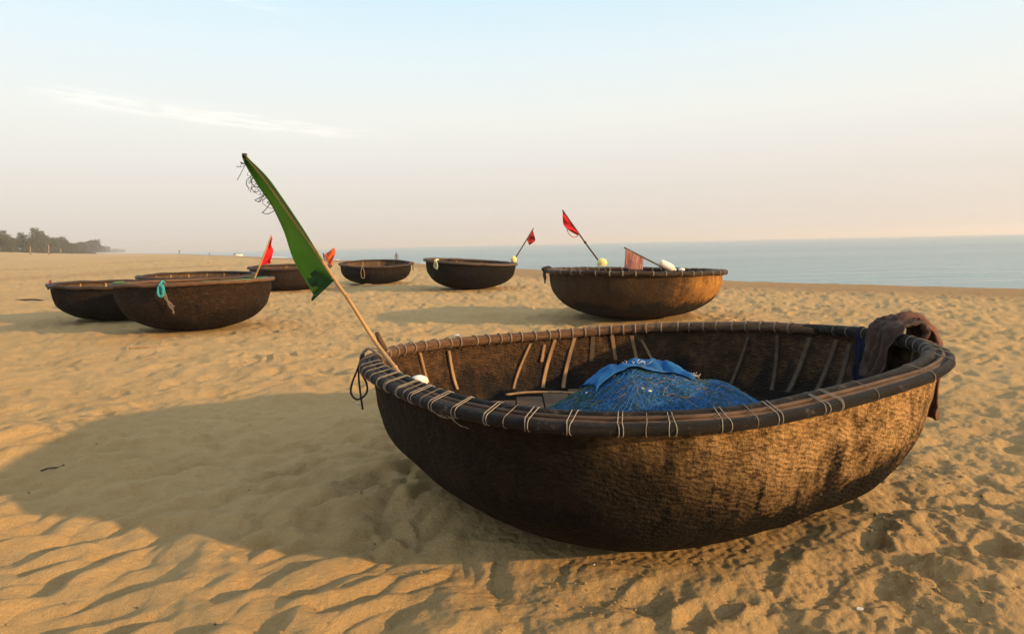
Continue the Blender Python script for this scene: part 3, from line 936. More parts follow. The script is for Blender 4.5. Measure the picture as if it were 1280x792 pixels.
Yg = 2.72
base = at(505, 478, 2.55)
gf = thing('flag', 'tall tattered green flag on a leaning bamboo pole', 'flag', Vector((base.x, base.y, base.z)), group='flags on the boats')
ppts = [at(520, 500, 2.45), at(497, 464, 2.6), at(470, 428, Yg), at(437, 376, Yg), at(420, 352, Yg + .01), at(389, 305, Yg + .03), at(363, 269, Yg + .05), at(331, 224, Yg + .08), at(306, 194, Yg + .1)]
pole(gf, ppts, .0098, .0052, M['bamboo'])
fl = [at(306, 195, Yg + .112), at(331, 225, Yg + .092), at(363, 270, Yg + .065), at(389, 306, Yg + .042), at(416, 347, Yg + .022)]
free = [at(305, 199, Yg + .12), at(329, 241, Yg + .14), at(349, 279, Yg + .15), at(370, 326, Yg + .15), at(391, 368, Yg + .14)]
cloth_strip('flag_cloth', fl, free, M['green'], gf, .022, 2)
# the hem wrapped round the sunny side of the pole
hem = [at(309, 194.5, Yg + .08), at(337, 222, Yg + .06), at(360, 253, Yg + .04), at(384, 290, Yg + .02), at(405, 325, Yg + .01)]
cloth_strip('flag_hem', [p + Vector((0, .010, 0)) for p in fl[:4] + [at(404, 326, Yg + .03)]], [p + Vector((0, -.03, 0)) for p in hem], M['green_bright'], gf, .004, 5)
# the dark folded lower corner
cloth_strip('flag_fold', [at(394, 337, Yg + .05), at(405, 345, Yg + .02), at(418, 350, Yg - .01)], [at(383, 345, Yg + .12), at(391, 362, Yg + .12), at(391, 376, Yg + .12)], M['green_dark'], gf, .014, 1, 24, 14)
mb = MB()
for k in range(15):  # unravelled threads and net scraps at the torn upper edge
    t0 = rnd.random() ** 1.2; t1 = t0 + rnd.uniform(.03, .55) * rnd.random()
    t1 = min(t1, 1.15); big_ = rnd.random()
    a = at(307 + 34 * t0, 200 + 55 * t0, Yg + .12); b = at(307 + 34 * t1, 200 + 55 * t1, Yg + .12)
    s_ = .008 + .055 * big_ ** 2; pts = []
    for i in range(6):
        f_ = i / 5; bulge = math.sin(PI * f_) ** .7 * s_
        pts.append(a.lerp(b, f_) + Vector((-bulge * .85 + rnd.gauss(0, .004), rnd.gauss(0, .012), -bulge * .55 + rnd.gauss(0, .004))))
    mb.tube(smooth_path(pts, 4), rnd.choice([.0008, .0011, .0016]), 5)
for k in range(4):
    t0 = rnd.random(); a = at(307 + 32 * t0, 201 + 55 * t0, Yg + .12)
    mb.tube(smooth_path([a, a + Vector((-.01, rnd.gauss(0, .01), -.015)), a + Vector((-.018 + rnd.gauss(0, .008), 0, -.035)), a + Vector((-.012 + rnd.gauss(0, .012), 0, -.05 - .03 * rnd.random()))], 4), .0012, 5)
tag(mb.build('frayed_thread', M['green_dark'], gf), kind='stuff')
mb = MB(); P = at(306, 197, Yg + .1)
for k in range(3): mb.tube([P + Vector((.004 * math.cos(i), .008 * math.sin(i), .004 * k)) * 1.6 for i in (0, 1, 2, 3, 4, 5, 6)], .004, 6)
mb.build('tie', M['rope_dark'], gf)

# ---------------------------------------------------------------- the other boats
def px_of(P):
    q = cam.matrix_world.inverted() @ Vector(P); return 640 + FPX * q.x / -q.z, 396 - FPX * q.y / -q.z


def far_boat(xl, xr, Y, rim_y_l, rim_y_r, harm, hull_m, in_m, rail_m, label, seed, near_tilt=0., p=2.7, n=2.35, lash=0, lashm='twine_dull', ribs=0, rail_r=.028, rot=0):
    cx = (xl + xr) / 2
    L = at(xl, rim_y_l, Y); R_ = at(xr, rim_y_r, Y)
    R = (R_.x - L.x) / 2; C = (L + R_) / 2
    tx = (R_.z - L.z) / (2 * R); cxx, zz = C.x, C.z
    for _ in range(8):      # settle centre, size and height so the rim spans the same width as in the photo
        c = Coracle((cxx, Y), R - rail_r, zz, z0=.0, tilt=(tx, near_tilt), harm=harm, p=p, n=n)
        pp = [px_of(c.rim(2 * PI * k / 90, rail_r)) for k in range(90)]
        lo_, hi_ = min(pp), max(pp); sc_ = Y / FPX
        R *= (xr - xl) / (hi_[0] - lo_[0]); cxx += ((xl + xr) - (lo_[0] + hi_[0])) / 2 * sc_
        zz -= ((rim_y_l + rim_y_r) - (lo_[1] + hi_[1])) / 2 * sc_; tx += ((hi_[1] - lo_[1]) - (rim_y_r - rim_y_l)) * sc_ / (2 * R)
    C = Vector((cxx, Y, zz)); print(label[:20], round(R, 2), round(zz, 2))
    BOATS.append((C.x, Y, R * .62))
    t = thing('coracle', label, 'boat', c.loc, group='round woven boats on the sand')
    c.hull(t, hull_m, in_m, 160, 36, seed, .01)
    c.rail('outer_rail', rail_m, t, .008, rail_r, n=140, seed=seed, wob=.014)
    c.rail('inner_rail', rail_m, t, -.045, rail_r * .75, n=140, seed=seed + 4, wob=.01)
    for k in range(lash):
        th = 2 * PI * k / lash + rnd.uniform(-.03, .03)
        c.lashing(M[lashm], t, th, rail_r, rail_r * .75, .008, -.045, .004, 0, 2, 0, 0)
    for k in range(ribs):
        th = 2 * PI * k / ribs + .1
        c.rib(M['rib'], t, th, th + rnd.uniform(-.08, .08), .04, .8, .03, .012)
    return c, t


H_ = lambda: tuple(rnd.uniform(-.02, .02) for _ in range(6))
HM = {
    'A': hull_mat('golden_woven_bamboo', (.56, .27, .065), (.055, .026, .011), (.004, .0035, .0035), .50, .40, 21, .2, streak=.3, weave=1.5, tan_side=(-.09 % 1, .085, 0), cell=1.15, keep=.9),
    'B': hull_mat('black_tarred_bamboo', (0.0136, 0.0105, 0.0087), (0.0087, 0.0068, 0.0062), (0.0050, 0.0043, 0.0043), .4, .6, 22, .1),
    'C': hull_mat('brown_black_bamboo', (0.0310, 0.0205, 0.0136), (0.0149, 0.0099, 0.0074), (0.0062, 0.0050, 0.0043), .5, .55, 23, .1),
    'D': hull_mat('faded_brown_bamboo', (0.0372, 0.0236, 0.0161), (0.0198, 0.0124, 0.0093), (0.0074, 0.0056, 0.0050), .8, .5, 24, .1),
    'E': hull_mat('scuffed_dark_bamboo', (0.0936, 0.0518, 0.0259), (0.0245, 0.0151, 0.0101), (0.0058, 0.0043, 0.0043), .55, .60, 25, .1, wear=.75, weave=1.2),
    'F': hull_mat('worn_brown_bamboo', (.2, .12, .06), (.08, .05, .03), (.02, .015, .012), .7, .5, 26, .3),
    'G': hull_mat('plain_dark_bamboo', (0.0310, 0.0198, 0.0136), (0.0136, 0.0093, 0.0068), (0.0050, 0.0043, 0.0037), .6, .6, 27, .1, wear=.25),
}
bA, tA = far_boat(682, 909, 9.25, 338, 340, (.0, .0, .01, 0, -.01, .0), HM['A'], M['hull_inside'], M['rail_inner'], 'golden brown woven round boat with black tarred bottom, right of the centre', 31, -.012, lash=44, ribs=14)
bB, tB = far_boat(529, 647, 16.1, 324.5, 330, (.0, .01, .0, .01, -.01, 0), HM['B'], M['hull_inside'], M['pole_dark'], 'black tilted round boat with a yellow float at its right end', 32, .012, rail_r=.03, ribs=10)
bC, tC = far_boat(423, 516, 19.3, 330, 329, (.01, .0, .0, .01, .02, 0), HM['C'], HM['F'], M['rail_inner'], 'dark round boat with a rope loop hanging in the middle of its near side', 33, .075, rail_r=.03, ribs=12, p=3, n=2.6)
bD, tD = far_boat(309, 415, 17.2, 335, 332.5, (.01, .0, .0, .01, .02, 0), HM['D'], HM['F'], M['rail_inner'], 'dark brown round boat half hidden behind the green flag', 34, .03, rail_r=.03, p=3.2, n=3, ribs=10)
bE, tE = far_boat(135, 343, 9.0, 357, 348, (.0, -.01, .01, .0, -.01, .01), HM['E'], HM['F'], M['rail_wrapped'], 'scuffed dark round boat with a turquoise rope knot on its rim', 35, -.01, lash=0, ribs=16, rail_r=.024, p=2.7, n=2.4)
bF, tF = far_boat(169, 322, 13.1, 347, 342, (.0, .0, .01, 0, -.01, 0), HM['F'], HM['F'], M['rail_inner'], 'worn brown round boat showing only its rim behind the turquoise roped boat', 36, .02, ribs=18, rail_r=.026)
bG, tG = far_boat(57, 237, 10.6, 357, 355, (.0, .0, .01, 0, .0, 0), HM['G'], HM['F'], M['rail_inner'], 'plain dark round boat at the left end of the row', 37, -.004, ribs=14, rail_r=.026, p=2.9, n=2.6)

# rope loops and ties on them
def rope(name, pts, r, mat, parent=None, n=6):
    mb = MB(); mb.tube(smooth_path(pts, n), r, 7); return mb.build(name, mat, parent)


def loop_on(c, t, th, w, h, mat, r, tails=1):
    P = c.rim(th, .04); rv_ = Vector((math.cos(th), math.sin(th), 0)); tv_ = Vector((-rv_.y, rv_.x, 0)); mb = MB()
    q = [P + Vector((0, 0, .035)), P + rv_ * .015 + tv_ * w * .5 - Vector((0, 0, h * .4)), P + rv_ * .0 + tv_ * w * .4 - Vector((0, 0, h * .9)), P - Vector((0, 0, h)), P - tv_ * w * .4 - Vector((0, 0, h * .85)), P + rv_ * .01 - tv_ * w * .45 - Vector((0, 0, h * .4)), P + rv_ * .005 + Vector((0, 0, .033)), P - rv_ * .08 + Vector((0, 0, .03))]
    mb.tube(smooth_path(q, 6), r, 7)
    for k in range(tails):
        mb.tube(smooth_path([P + Vector((0, 0, .02)), P + tv_ * .02 * k - Vector((0, 0, h * .6)), P + tv_ * (.03 + .02 * k) - Vector((0, 0, h * (1.2 + .15 * k)))], 6), r * .8, 6)
    mb.tube(smooth_path([P + rv_ * .02 - tv_ * .03, P + rv_ * .03 + Vector((0, 0, .03)), P - rv_ * .06 + Vector((0, 0, .05)), P - rv_ * .1], 6), r, 6)
    return mb.build('rope_loop', mat, t)


loop_on(bA, tA, PI * .985, .13, .13, M['rope_dark'], .014, 2)
loop_on(bA, tA, PI * 1.02, .10, .09, M['rope_dark'], .012, 1)
loop_on(bC, tC, -1.72, .10, .30, M['twine_dull'], .010, 0)
loop_on(bC, tC, .05, .05, .16, M['twine_dull'], .02, 1)
loop_on(bB, tB, -2.25, .11, .15, M['rope_pale'], .016, 1)
mb = MB(); P = bE.rim(-1.50, .03)   # turquoise knot
for k in range(9):
    a = k * 2.4; q = [P + Vector((.040 * math.cos(a + i * .9) * rnd.uniform(.6, 1.2), -.03 - .018 * math.sin(i * 1.7 + k), -.06 + .070 * math.sin(a + i * .9) * rnd.uniform(.7, 1.2))) for i in range(7)]
    mb.tube(smooth_path(q, 4), .008, 6)
mb.tube(smooth_path([P + Vector((0, .09, .0)), P + Vector((0, .03, .05)), P + Vector((0, -.02, .01)), P + Vector((.01, -.03, -.1))], 5), .012, 6)
mb.build('rope_knot', M['rope_teal'], tE)
mb = MB()
for k in range(7):
    q = [P + Vector((.03 + rnd.gauss(0, .012), -.02, -.05)), P + Vector((.045 + rnd.gauss(0, .012), .0, -.16)), P + Vector((.07 + rnd.gauss(0, .018), .02, -.24)), P + Vector((.10 + rnd.gauss(0, .03), .05, -.30 + rnd.gauss(0, .03)))]
    mb.tube(smooth_path(q, 4), .004, 5)
mb.build('rope_tail', M['twine_dull'], tE)
q = []
for i in range(9):
    th = -1.05 + i * .28; P = bE.rim(th, -.075); P.z += .018; q.append(P)
rope('rim_rope', q, .012, M['rope_green'], tE)
q = []
for i in range(7):
    th = 3.2 + i * .18; P = bE.rim(th, -.03); P.z += .03; q.append(P)
rope('rim_rope', q, .010, M['rope_green'], tE)


# --- flags on the far boats
def small_flag(label, group, pts, r0, r1, pmat, A, Bv, cmat, wave=.02, seed=0, dirv=Vector((0, -1, 0))):
    t = thing('flag', label, 'flag', Vector(pts[0]), group=group)
    pole(t, pts, r0, r1, pmat, nodes=False, k=6)
    cloth_strip('flag_cloth', A, Bv, cmat, t, wave, seed, 20, 10, dirv, .004)
    return t


FG = 'flags on the boats'
Y = 8.75
small_flag('bright red triangular flag on a thin upright pole', FG, [at(309, 370, Y), at(318, 348, Y), at(328, 324, Y), at(339.5, 294, Y)], .014, .008, M['bamboo'],
           [at(339.3, 296, Y), at(333, 311, Y), at(324.5, 332, Y)], [at(339.8, 296.5, Y), at(340.2, 313, Y + .05), at(339.4, 329, Y + .05)], M['red'], .03, 1)
Y = 17.0
small_flag('small orange flag at the end of a boat beside the green flag', FG, [at(409, 345, Y), at(406.5, 330, Y), at(404, 316, Y)], .02, .015, M['pole_dark'],
           [at(404.5, 318.5, Y), at(408, 325, Y), at(411, 331.5, Y)], [at(419, 309, Y), at(418, 320, Y), at(414.5, 331.5, Y)], M['orange'], .06, 3)
Y = 16.05
small_flag('dark red flag above a small yellow float', FG, [at(636, 337, Y), at(642, 326, Y), at(655, 305, Y), at(667, 285, Y)], .022, .014, M['pole_dark'],
           [at(666, 287, Y), at(662.5, 293, Y), at(658.5, 299.5, Y)], [at(668.3, 296, Y), at(668.8, 301, Y), at(661.5, 306.5, Y)], M['red_dark'], .05, 2)
Y = 9.2
t = small_flag('dark red furled flag on a slanting pole with a loop of cloth', FG, [at(762, 346, Y), at(752, 331, Y), at(730, 301, Y), at(703, 262.5, Y)], .016, .010, M['pole_dark'],
               [at(703.5, 264, Y), at(712, 276, Y), at(723.5, 292, Y)], [at(703.2, 271, Y), at(706.5, 284, Y - .03), at(722, 294, Y)], M['red'], .04, 4)
mb = MB(); mb.tube(smooth_path([at(708, 284, Y), at(711, 292, Y), at(717, 296.5, Y), at(722, 295, Y), at(723.5, 291, Y)], 6), .010, 6, squash=(1, .5)); mb.build('flag_loop', M['red'], t)
mb = MB(); mb.ball(at(731.5, 303, Y), .02, 8, 6); mb.build('tie', M['rope_dark'], t)
t = small_flag('faded striped pink flag on a pole lying across the golden brown boat', FG, [at(838, 341, Y - .2), at(826, 333, Y - .1), at(805, 322, Y - .3), at(780.5, 309.5, Y - .5)], .014, .010, M['pole_dark'],
               [at(782, 311, Y - .5), at(793, 316.5, Y - .4), at(804.5, 322, Y - .3)], [at(780.5, 336.5, Y - .45), at(792, 337.5, Y - .42), at(803, 337, Y - .35)], M['pink'], .02, 6)
Y = 10.5
small_flag('tiny scrap of red flag on the rim at the left end of the row', FG, [at(60, 362, Y), at(62, 355, Y), at(64, 350, Y)], .012, .010, M['pole_dark'],
           [at(60.5, 350.5, Y), at(63, 351.5, Y), at(66, 353.5, Y)], [at(61, 353, Y), at(65, 355, Y), at(71, 355.5, Y)], M['red'], .02, 7)


# --- floats
def float_ball(px, py, Y, r, mat, label, scale=(1, 1, 1), half=None, rot=None):
    mb = MB(); mb.ball(at(px, py, Y), r, 20, 12, scale, rot); o = mb.build('float', mat); tag(o, label, 'float', 'fishing floats on the boats'); return o


fy = N('yellow_white_float'); ps = fy.sep(fy.coord()); M['float_two'] = None
float_ball(752.5, 328.5, 9.15, .068, M['float_yellow'], 'pale yellow float at the foot of the furled red flag', (1.05, .9, .95))
mb = MB(); mb.ball(at(752, 333.5, 9.12), .045, 14, 8, (1.1, 1, .7)); o = mb.build('float', M['rope_pale']); tag(o, 'smaller olive float under the pale yellow one at the furled flag', 'float', 'fishing floats on the boats')
float_ball(642, 324.3, 16.0, .078, M['float_yellow'], 'bright yellow float on the right end of the black boat', (.95, .9, 1.1))
rt = Matrix.Rotation(math.radians(28), 3, 'Y')
mb = MB(); c = at(834, 332.5, 9.15)
dv = Vector((.9, .1, -.42)).normalized()
mb.tube([c + dv * q for q in (-.125, -.12, -.09, -.06, .04, .085, .10, .105, .135, .14)], [.012, .045, .055, .057, .056, .045, .025, .018, .018, .008], 16)
tag(mb.build('float', M['float_white']), 'white bottle shaped float on the rim of the golden brown boat', 'float', 'fishing floats on the boats')
float_ball(852, 337, 9.3, .04, M['float_white'], 'small cream float right of the white bottle shaped one', (1.2, 1, .6))

# ---------------------------------------------------------------- sand sheet
ang = np.radians(np.concatenate([np.arange(-180, -58, 3.), np.arange(-58, 58, .085), np.arange(58, 180, 3.)]))
drop = np.concatenate([np.arange(700, 9, -.85), 9 * .965 ** np.arange(1, 170)])
rad = np.concatenate([[.15, .35, .6, .85, 1.05], CAM_H * FPX / drop]); rad = np.concatenate([np.unique(rad[rad < 6000]), [7000.]])
Agr, Rgr = np.meshgrid(ang, rad)
gx, gy = (Rgr * np.sin(Agr)).ravel(), (Rgr * np.cos(Agr)).ravel()
gz, gsd = terrain_z(gx, gy)
na, nr = len(ang), len(rad)
co = np.stack([gx, gy, gz], 1).astype(np.float32)
co = np.vstack([co, [[0, 0, 0]]]).astype(np.float32)
i, j = np.meshgrid(np.arange(nr - 1), np.arange(na), indexing='ij'); j2 = (j + 1) % na
quads = np.stack([i * na + j, i * na + j2, (i + 1) * na + j2, (i + 1) * na + j], -1).reshape(-1, 4)[:, ::-1]
k = np.arange(na); tris = np.stack([np.full(na, nr * na), (k + 1) % na, k], 1)
me = bpy.data.meshes.new('sand')
me.vertices.add(len(co)); me.vertices.foreach_set('co', co.ravel())
nl = quads.size + tris.size
me.loops.add(nl); me.loops.foreach_set('vertex_index', np.concatenate([quads.ravel(), tris.ravel()]).astype(np.int32))
me.polygons.add(len(quads) + len(tris))
ls = np.concatenate([np.arange(len(quads)) * 4, quads.size + np.arange(len(tris)) * 3]).astype(np.int32)
me.polygons.foreach_set('loop_start', ls)
me.polygons.foreach_set('use_smooth', np.ones(len(ls), bool))
at_ = me.attributes.new('damp', 'FLOAT', 'POINT')
wob = perlin(gx / 1.7, gy / 1.7) * .5 + perlin(gx / .5, gy / .5) * .25
dm = sstep(-4.6, -2.6, gsd + wob) * .65
d_ = np.hypot(gx, gy)
dm = np.maximum(dm, .35 * sstep(.1, .5, perlin(gx / 9 + 3, gy / 14)) * sstep(14, 30, d_))
at_.data.foreach_set('value', np.append(dm, 0).astype(np.float32))
me.update(calc_edges=True); me.validate()
me.materials.append(M['sand'])
sand = bpy.data.objects.new('beach_sand', me); COL.objects.link(sand); tag(sand, kind='structure')


def ground(x, y):
    return float(terrain_z(np.array([x]), np.array([y]))[0][0])


# ---------------------------------------------------------------- sea
mb = MB(); S = 7500
mb.add([(-S, -S, SEA_Z), (S, -S, SEA_Z), (S, S, SEA_Z), (-S, S, SEA_Z)], [(0, 1, 2, 3)])
tag(mb.build('sea_water', M['sea']), kind='structure')
mb = MB()
for (px0, px1, Yd, wd) in ((405, 432, 118, 1.6), (434, 470, 105, .8), (300, 360, 190, 1.5), (590, 640, 70, .5), (470, 540, 88, .5)):
    a, b = at(px0, 318, Yd * 1.03), at(px1, 318, Yd); n = 24; v, f = [], []
    for i in range(n + 1):
        t = i / n; P = a.lerp(b, t); w = wd * math.sin(PI * t) ** .6 * (1 + .5 * mnoise.noise(Vector((t * 9, px0, 0))))
        yo = 1.5 * mnoise.noise(Vector((t * 4, px0, 3)))
        v += [(P.x, P.y + yo - w * .5, SEA_Z + .03), (P.x, P.y + yo, SEA_Z + .05 + .28 * w / 1.6), (P.x, P.y + yo + w * .5, SEA_Z + .03)]
    for i in range(n):
        for q in (0, 1): f.append((i * 3 + q, i * 3 + 3 + q, i * 3 + 4 + q, i * 3 + 1 + q))
    mb.add(v, f)
tag(mb.build('sea_foam', M['foam']), 'broken white wave crests near the beach', 'foam', kind='stuff')

# ---------------------------------------------------------------- trees behind the beach
def tree_geo(seed, h, spread, feather):
    r = random.Random(seed); tr = MB(); cr = MB()
    tr.tube(smooth_path([(0, 0, -.4), (r.uniform(-.1, .1), 0, h * .3), (r.uniform(-.3, .3), r.uniform(-.2, .2), h * .62), (r.uniform(-.3, .3), 0, h * .93)], 4), [.16 * (1 - .85 * i / 12) for i in range(13)], 6)
    tips = []
    nb_ = 15
    for k in range(nb_):
        z = h * (.22 + .70 * k / nb_) ; a = k * 2.4 + r.uniform(-.4, .4)
        L = spread * (1.05 - .75 * abs(z / h - .5) * 1.3) * r.uniform(.55, 1.15)
        p0 = Vector((0, 0, z)); p1 = p0 + Vector((math.cos(a) * L, math.sin(a) * L, L * r.uniform(.2, .8)))
        tr.tube([p0, (p0 + p1) / 2 + Vector((0, 0, -.05)), p1], [.05, .035, .012], 4)
        for q in (.5, .75, 1.): tips.append(p0.lerp(p1, q))
    for q in (.93, 1.0): tips.append(Vector((r.uniform(-.2, .2), r.uniform(-.2, .2), h * q)))
    for c in tips:
        R = r.uniform(.35, .75) * spread / 2
        for _ in range(46):
            d = Vector((r.gauss(0, 1), r.gauss(0, 1), r.gauss(0, .8))); d.normalize()
            P = c + d * R * r.random() ** .5
            L = r.uniform(.18, .42) * feather; w = L * .28
            u = (d + Vector((r.gauss(0, .5), r.gauss(0, .5), r.gauss(.35, .5)))).normalized(); s_ = u.cross(Vector((r.gauss(0, 1), r.gauss(0, 1), r.gauss(0, 1)))).normalized()
            cr.add([P - s_ * w, P + u * L * .5 - s_ * w * .9, P + u * L, P + u * L * .5 + s_ * w], [(0, 1, 2, 3)])
    return tr, cr


variants = []
for k, (h, sp, fe) in enumerate(((6.2, 2.2, 1.1), (7.4, 1.9, 1.3), (5.2, 2.4, 1.0), (6.8, 1.5, 1.25), (4.2, 2.2, 1.0))):
    tr, cr = tree_geo(100 + k, h, sp, fe)
    tm = bpy.data.meshes.new('trunk'); tm.from_pydata([tuple(p) for p in tr.v], [], tr.f); tm.materials.append(M['bark'])
    cm = bpy.data.meshes.new('crown'); cm.from_pydata([tuple(p) for p in cr.v], [], cr.f); cm.materials.append(M['leaf'] if k % 2 == 0 else M['leaf_pale'])
    variants.append((tm, cm))
TL = [(-200, 100), (-152, 172), (-158, 222), (-212, 327), (-445, 730), (-720, 1200), (-1150, 2000)]


def along(t):
    k = min(int(t), len(TL) - 2); a, b = TL[k], TL[k + 1]; f = t - k
    return a[0] + (b[0] - a[0]) * f, a[1] + (b[1] - a[1]) * f


trnd = random.Random(23)
TREE_LABEL = 'feathery green beach tree in the dense treeline behind the sand'
TG = 'trees lining the back of the beach'
spots = []
for k in range(96):
    t = .55 + 2.75 * (k / 95); x, y = along(t); back = trnd.choice([0, 2, 5, 9]) + trnd.uniform(-1.5, 1.5)
    spots.append((x - back + trnd.uniform(-1, 1), y + back * .3 + trnd.uniform(-2, 2), trnd.choice([trnd.uniform(.6, .95), trnd.uniform(.8, 1.1), trnd.uniform(1., 1.32)]) * (.84 if k < 36 else .90)))
for (x, y, sc) in spots:
    v_ = trnd.randrange(5)
    t = thing('beach_tree', TREE_LABEL, 'tree', (x, y, ground(x, y) - .05), trnd.uniform(0, 6.28), TG); t.scale = (sc * 1.1, sc * 1.1, sc)
    for nm, m_ in (('trunk', variants[v_][0]), ('crown', variants[v_][1])):
        o = bpy.data.objects.new(nm, m_); COL.objects.link(o); o.parent = t
# far woods fading into the haze: one mass
vs, fs, n0 = [], [], 0
for k in range(230):
    t = 3.3 + 2.7 * (k / 230) ** .8; x, y = along(min(t, 5.99)); x -= rnd.uniform(0, 30); y += rnd.uniform(-10, 10)
    m_ = variants[rnd.randrange(5)][1]; nv_ = len(m_.vertices)
    c_ = np.empty(nv_ * 3, np.float32); m_.vertices.foreach_get('co', c_); c_ = c_.reshape(-1, 3)
    sel = rnd.randrange(3); q_ = c_.reshape(-1, 4, 3)[sel::3]
    cen = q_.mean(1, keepdims=True); q_ = cen + (q_ - cen) * 2.2
    sc = rnd.uniform(.8, 1.5); q_ = q_ * np.array([sc * 1.6, sc * 1.6, sc * .95]) + np.array([x, y, 1.5])
    vs.append(q_.reshape(-1, 3))
vs = np.vstack(vs)
me = bpy.data.meshes.new('far_woods'); me.from_pydata(vs.tolist(), [], [tuple(range(4 * q, 4 * q + 4)) for q in range(len(vs) // 4)]); me.materials.append(M['leaf'])
o = bpy.data.objects.new('far_woods', me); COL.objects.link(o); tag(o, 'hazy far woods at the end of the beach', 'woods', kind='stuff')
# low scrub in front of the trees
bm_ = MB()
r_ = random.Random(5)
for _ in range(900):
    d = Vector((r_.gauss(0, 1), r_.gauss(0, 1), abs(r_.gauss(0, .8)))).normalized(); P = Vector((d.x * 1.5, d.y * 1.2, d.z * 1.1)) * r_.random() ** .4
    L = r_.uniform(.15, .35); u = (d + Vector((r_.gauss(0, .5), r_.gauss(0, .5), .4))).normalized(); s_ = u.cross(Vector((r_.gauss(0, 1), r_.gauss(0, 1), r_.gauss(0, 1)))).normalized() * .09
    bm_.add([P - s_, P + u * L * .5 - s_, P + u * L, P + s_ + u * L * .5], [(0, 1, 2, 3)])
sm = bpy.data.meshes.new('shrub'); sm.from_pydata([tuple(p) for p in bm_.v], [], bm_.f); sm.materials.append(M['leaf'])
for k in range(60):
    t = .75 + 2.5 * k / 59; x, y = along(t); x += rnd.uniform(1, 4)
    o = bpy.data.objects.new('shrub', sm); COL.objects.link(o); o.location = (x, y, ground(x, y) - .1); o.rotation_euler.z = rnd.uniform(0, 6)
    s_ = rnd.uniform(.8, 1.5); o.scale = (s_, s_, s_)
    tag(o, 'low dark shrub at the foot of the treeline', 'shrub', 'shrubs at the foot of the treeline')
# posts at the edge of the trees
for (px, Yd, hh, lab) in ((38, 168, 1.9, 'short pale post at the left end of the treeline'), (61, 178, 2.6, 'tall grey post standing alone before the trees'), (76, 215, 1.7, 'thin grey post farther along the treeline')):
    P = at(px, 316, Yd); z = ground(P.x, P.y); mb = MB()
    q = Vector((P.x, P.y, z)); mb.tube([q + Vector((0, 0, -.3)), q + Vector((.03, 0, hh * .5)), q + Vector((.12, 0, hh))], [.16, .15, .12], 7); mb.tube([q + Vector((.12, 0, hh)), q + Vector((.12, 0, hh + .12))], [.17, .13], 7)
    tag(mb.build('post', M['post']), lab, 'post')

# ---------------------------------------------------------------- people far off
def person(px, Yd, label, pose, rz, zoff=None):
    P = at(px, 318, Yd); z = ground(P.x, P.y) if zoff is None else zoff
    t = thing('person', label, 'person', (P.x, P.y, z), rz)
    sw = pose
    J = {'pel': (0, 0, .92), 'waist': (0, .01, 1.08), 'chest': (0, .02, 1.30), 'neck': (0, .03, 1.47), 'head0': (0, .05, 1.56), 'head1': (0, .05, 1.68),
         'shl': (-.17, .02, 1.40), 'ell': (-.24, -.03 + sw * .1, 1.14), 'wrl': (-.25, .08 + sw * .12, .92), 'hal': (-.25, .10 + sw * .14, .82),
         'shr': (.17, .02, 1.40), 'elr': (.24, -.03 - sw * .1, 1.14), 'wrr': (.25, .08 - sw * .1, .92), 'har': (.25, .10 - sw * .12, .82),
         'hil': (-.09, 0, .88), 'knl': (-.10, .03 - sw * .16, .49), 'anl': (-.10, -.02 - sw * .3, .08), 'tol': (-.10, .12 - sw * .3, .03),
         'hir': (.09, 0, .88), 'knr': (.10, .05 + sw * .2, .49), 'anr': (.10, -.02 + sw * .22, .08), 'tor': (.10, .12 + sw * .22, .03)}
    R = {'pel': .13, 'waist': .12, 'chest': .145, 'neck': .055, 'head0': .085, 'head1': .09, 'shl': .065, 'ell': .045, 'wrl': .032, 'hal': .035, 'hil': .095, 'knl': .06, 'anl': .042, 'tol': .035}
    for k in list(R):
        if k.endswith('l') and k != 'pel': R[k[:-1] + 'r'] = R[k]
    E_ = [('pel', 'waist'), ('waist', 'chest'), ('chest', 'neck'), ('neck', 'head0'), ('head0', 'head1')]
    for s in 'lr': E_ += [('chest', 'sh' + s), ('sh' + s, 'el' + s), ('el' + s, 'wr' + s), ('wr' + s, 'ha' + s), ('pel', 'hi' + s), ('hi' + s, 'kn' + s), ('kn' + s, 'an' + s), ('an' + s, 'to' + s)]
    names = list(J); me = bpy.data.meshes.new('body')
    me.from_pydata([J[k] for k in names], [(names.index(a), names.index(b)) for a, b in E_], [])
    o = bpy.data.objects.new('body', me); COL.objects.link(o); o.parent = t
    sk = o.modifiers.new('skin', 'SKIN'); sl = me.skin_vertices[0] if me.skin_vertices else None
    if sl is None:
        bpy.context.view_layer.objects.active = o
        me.attributes.new('skin', 'FLOAT', 'POINT') if False else None
    for i_, k in enumerate(names):
        d_ = me.skin_vertices[0].data[i_]; d_.radius = (R[k], R[k] * .8); d_.use_root = (k == 'pel')
    sk.use_smooth_shade = True
    ss = o.modifiers.new('sub', 'SUBSURF'); ss.levels = 1; ss.render_levels = 1
    me.materials.append(M['shirt'])
    o['label'] = 'dark clothed figure'
    mb = MB(); m = parent_inv(t).inverted(); mb.ball(m @ Vector((0, .035, 1.67)), .1, 12, 8, (.95, 1, .85)); mb.build('hair', M['hair'], t)
    return t


def skin_ready():
    pass


try:
    person(495.5, 97, 'person in dark clothes standing at the water behind a round boat', .2, .6, zoff=-1.45)
    person(224.5, 255, 'person in dark clothes walking alone far down the beach', 1., 1.2)
    person(262, 300, 'person in dark clothes standing farther down the beach near the sea', .3, -.4)
except Exception as ex:
    print('PERSON', ex)

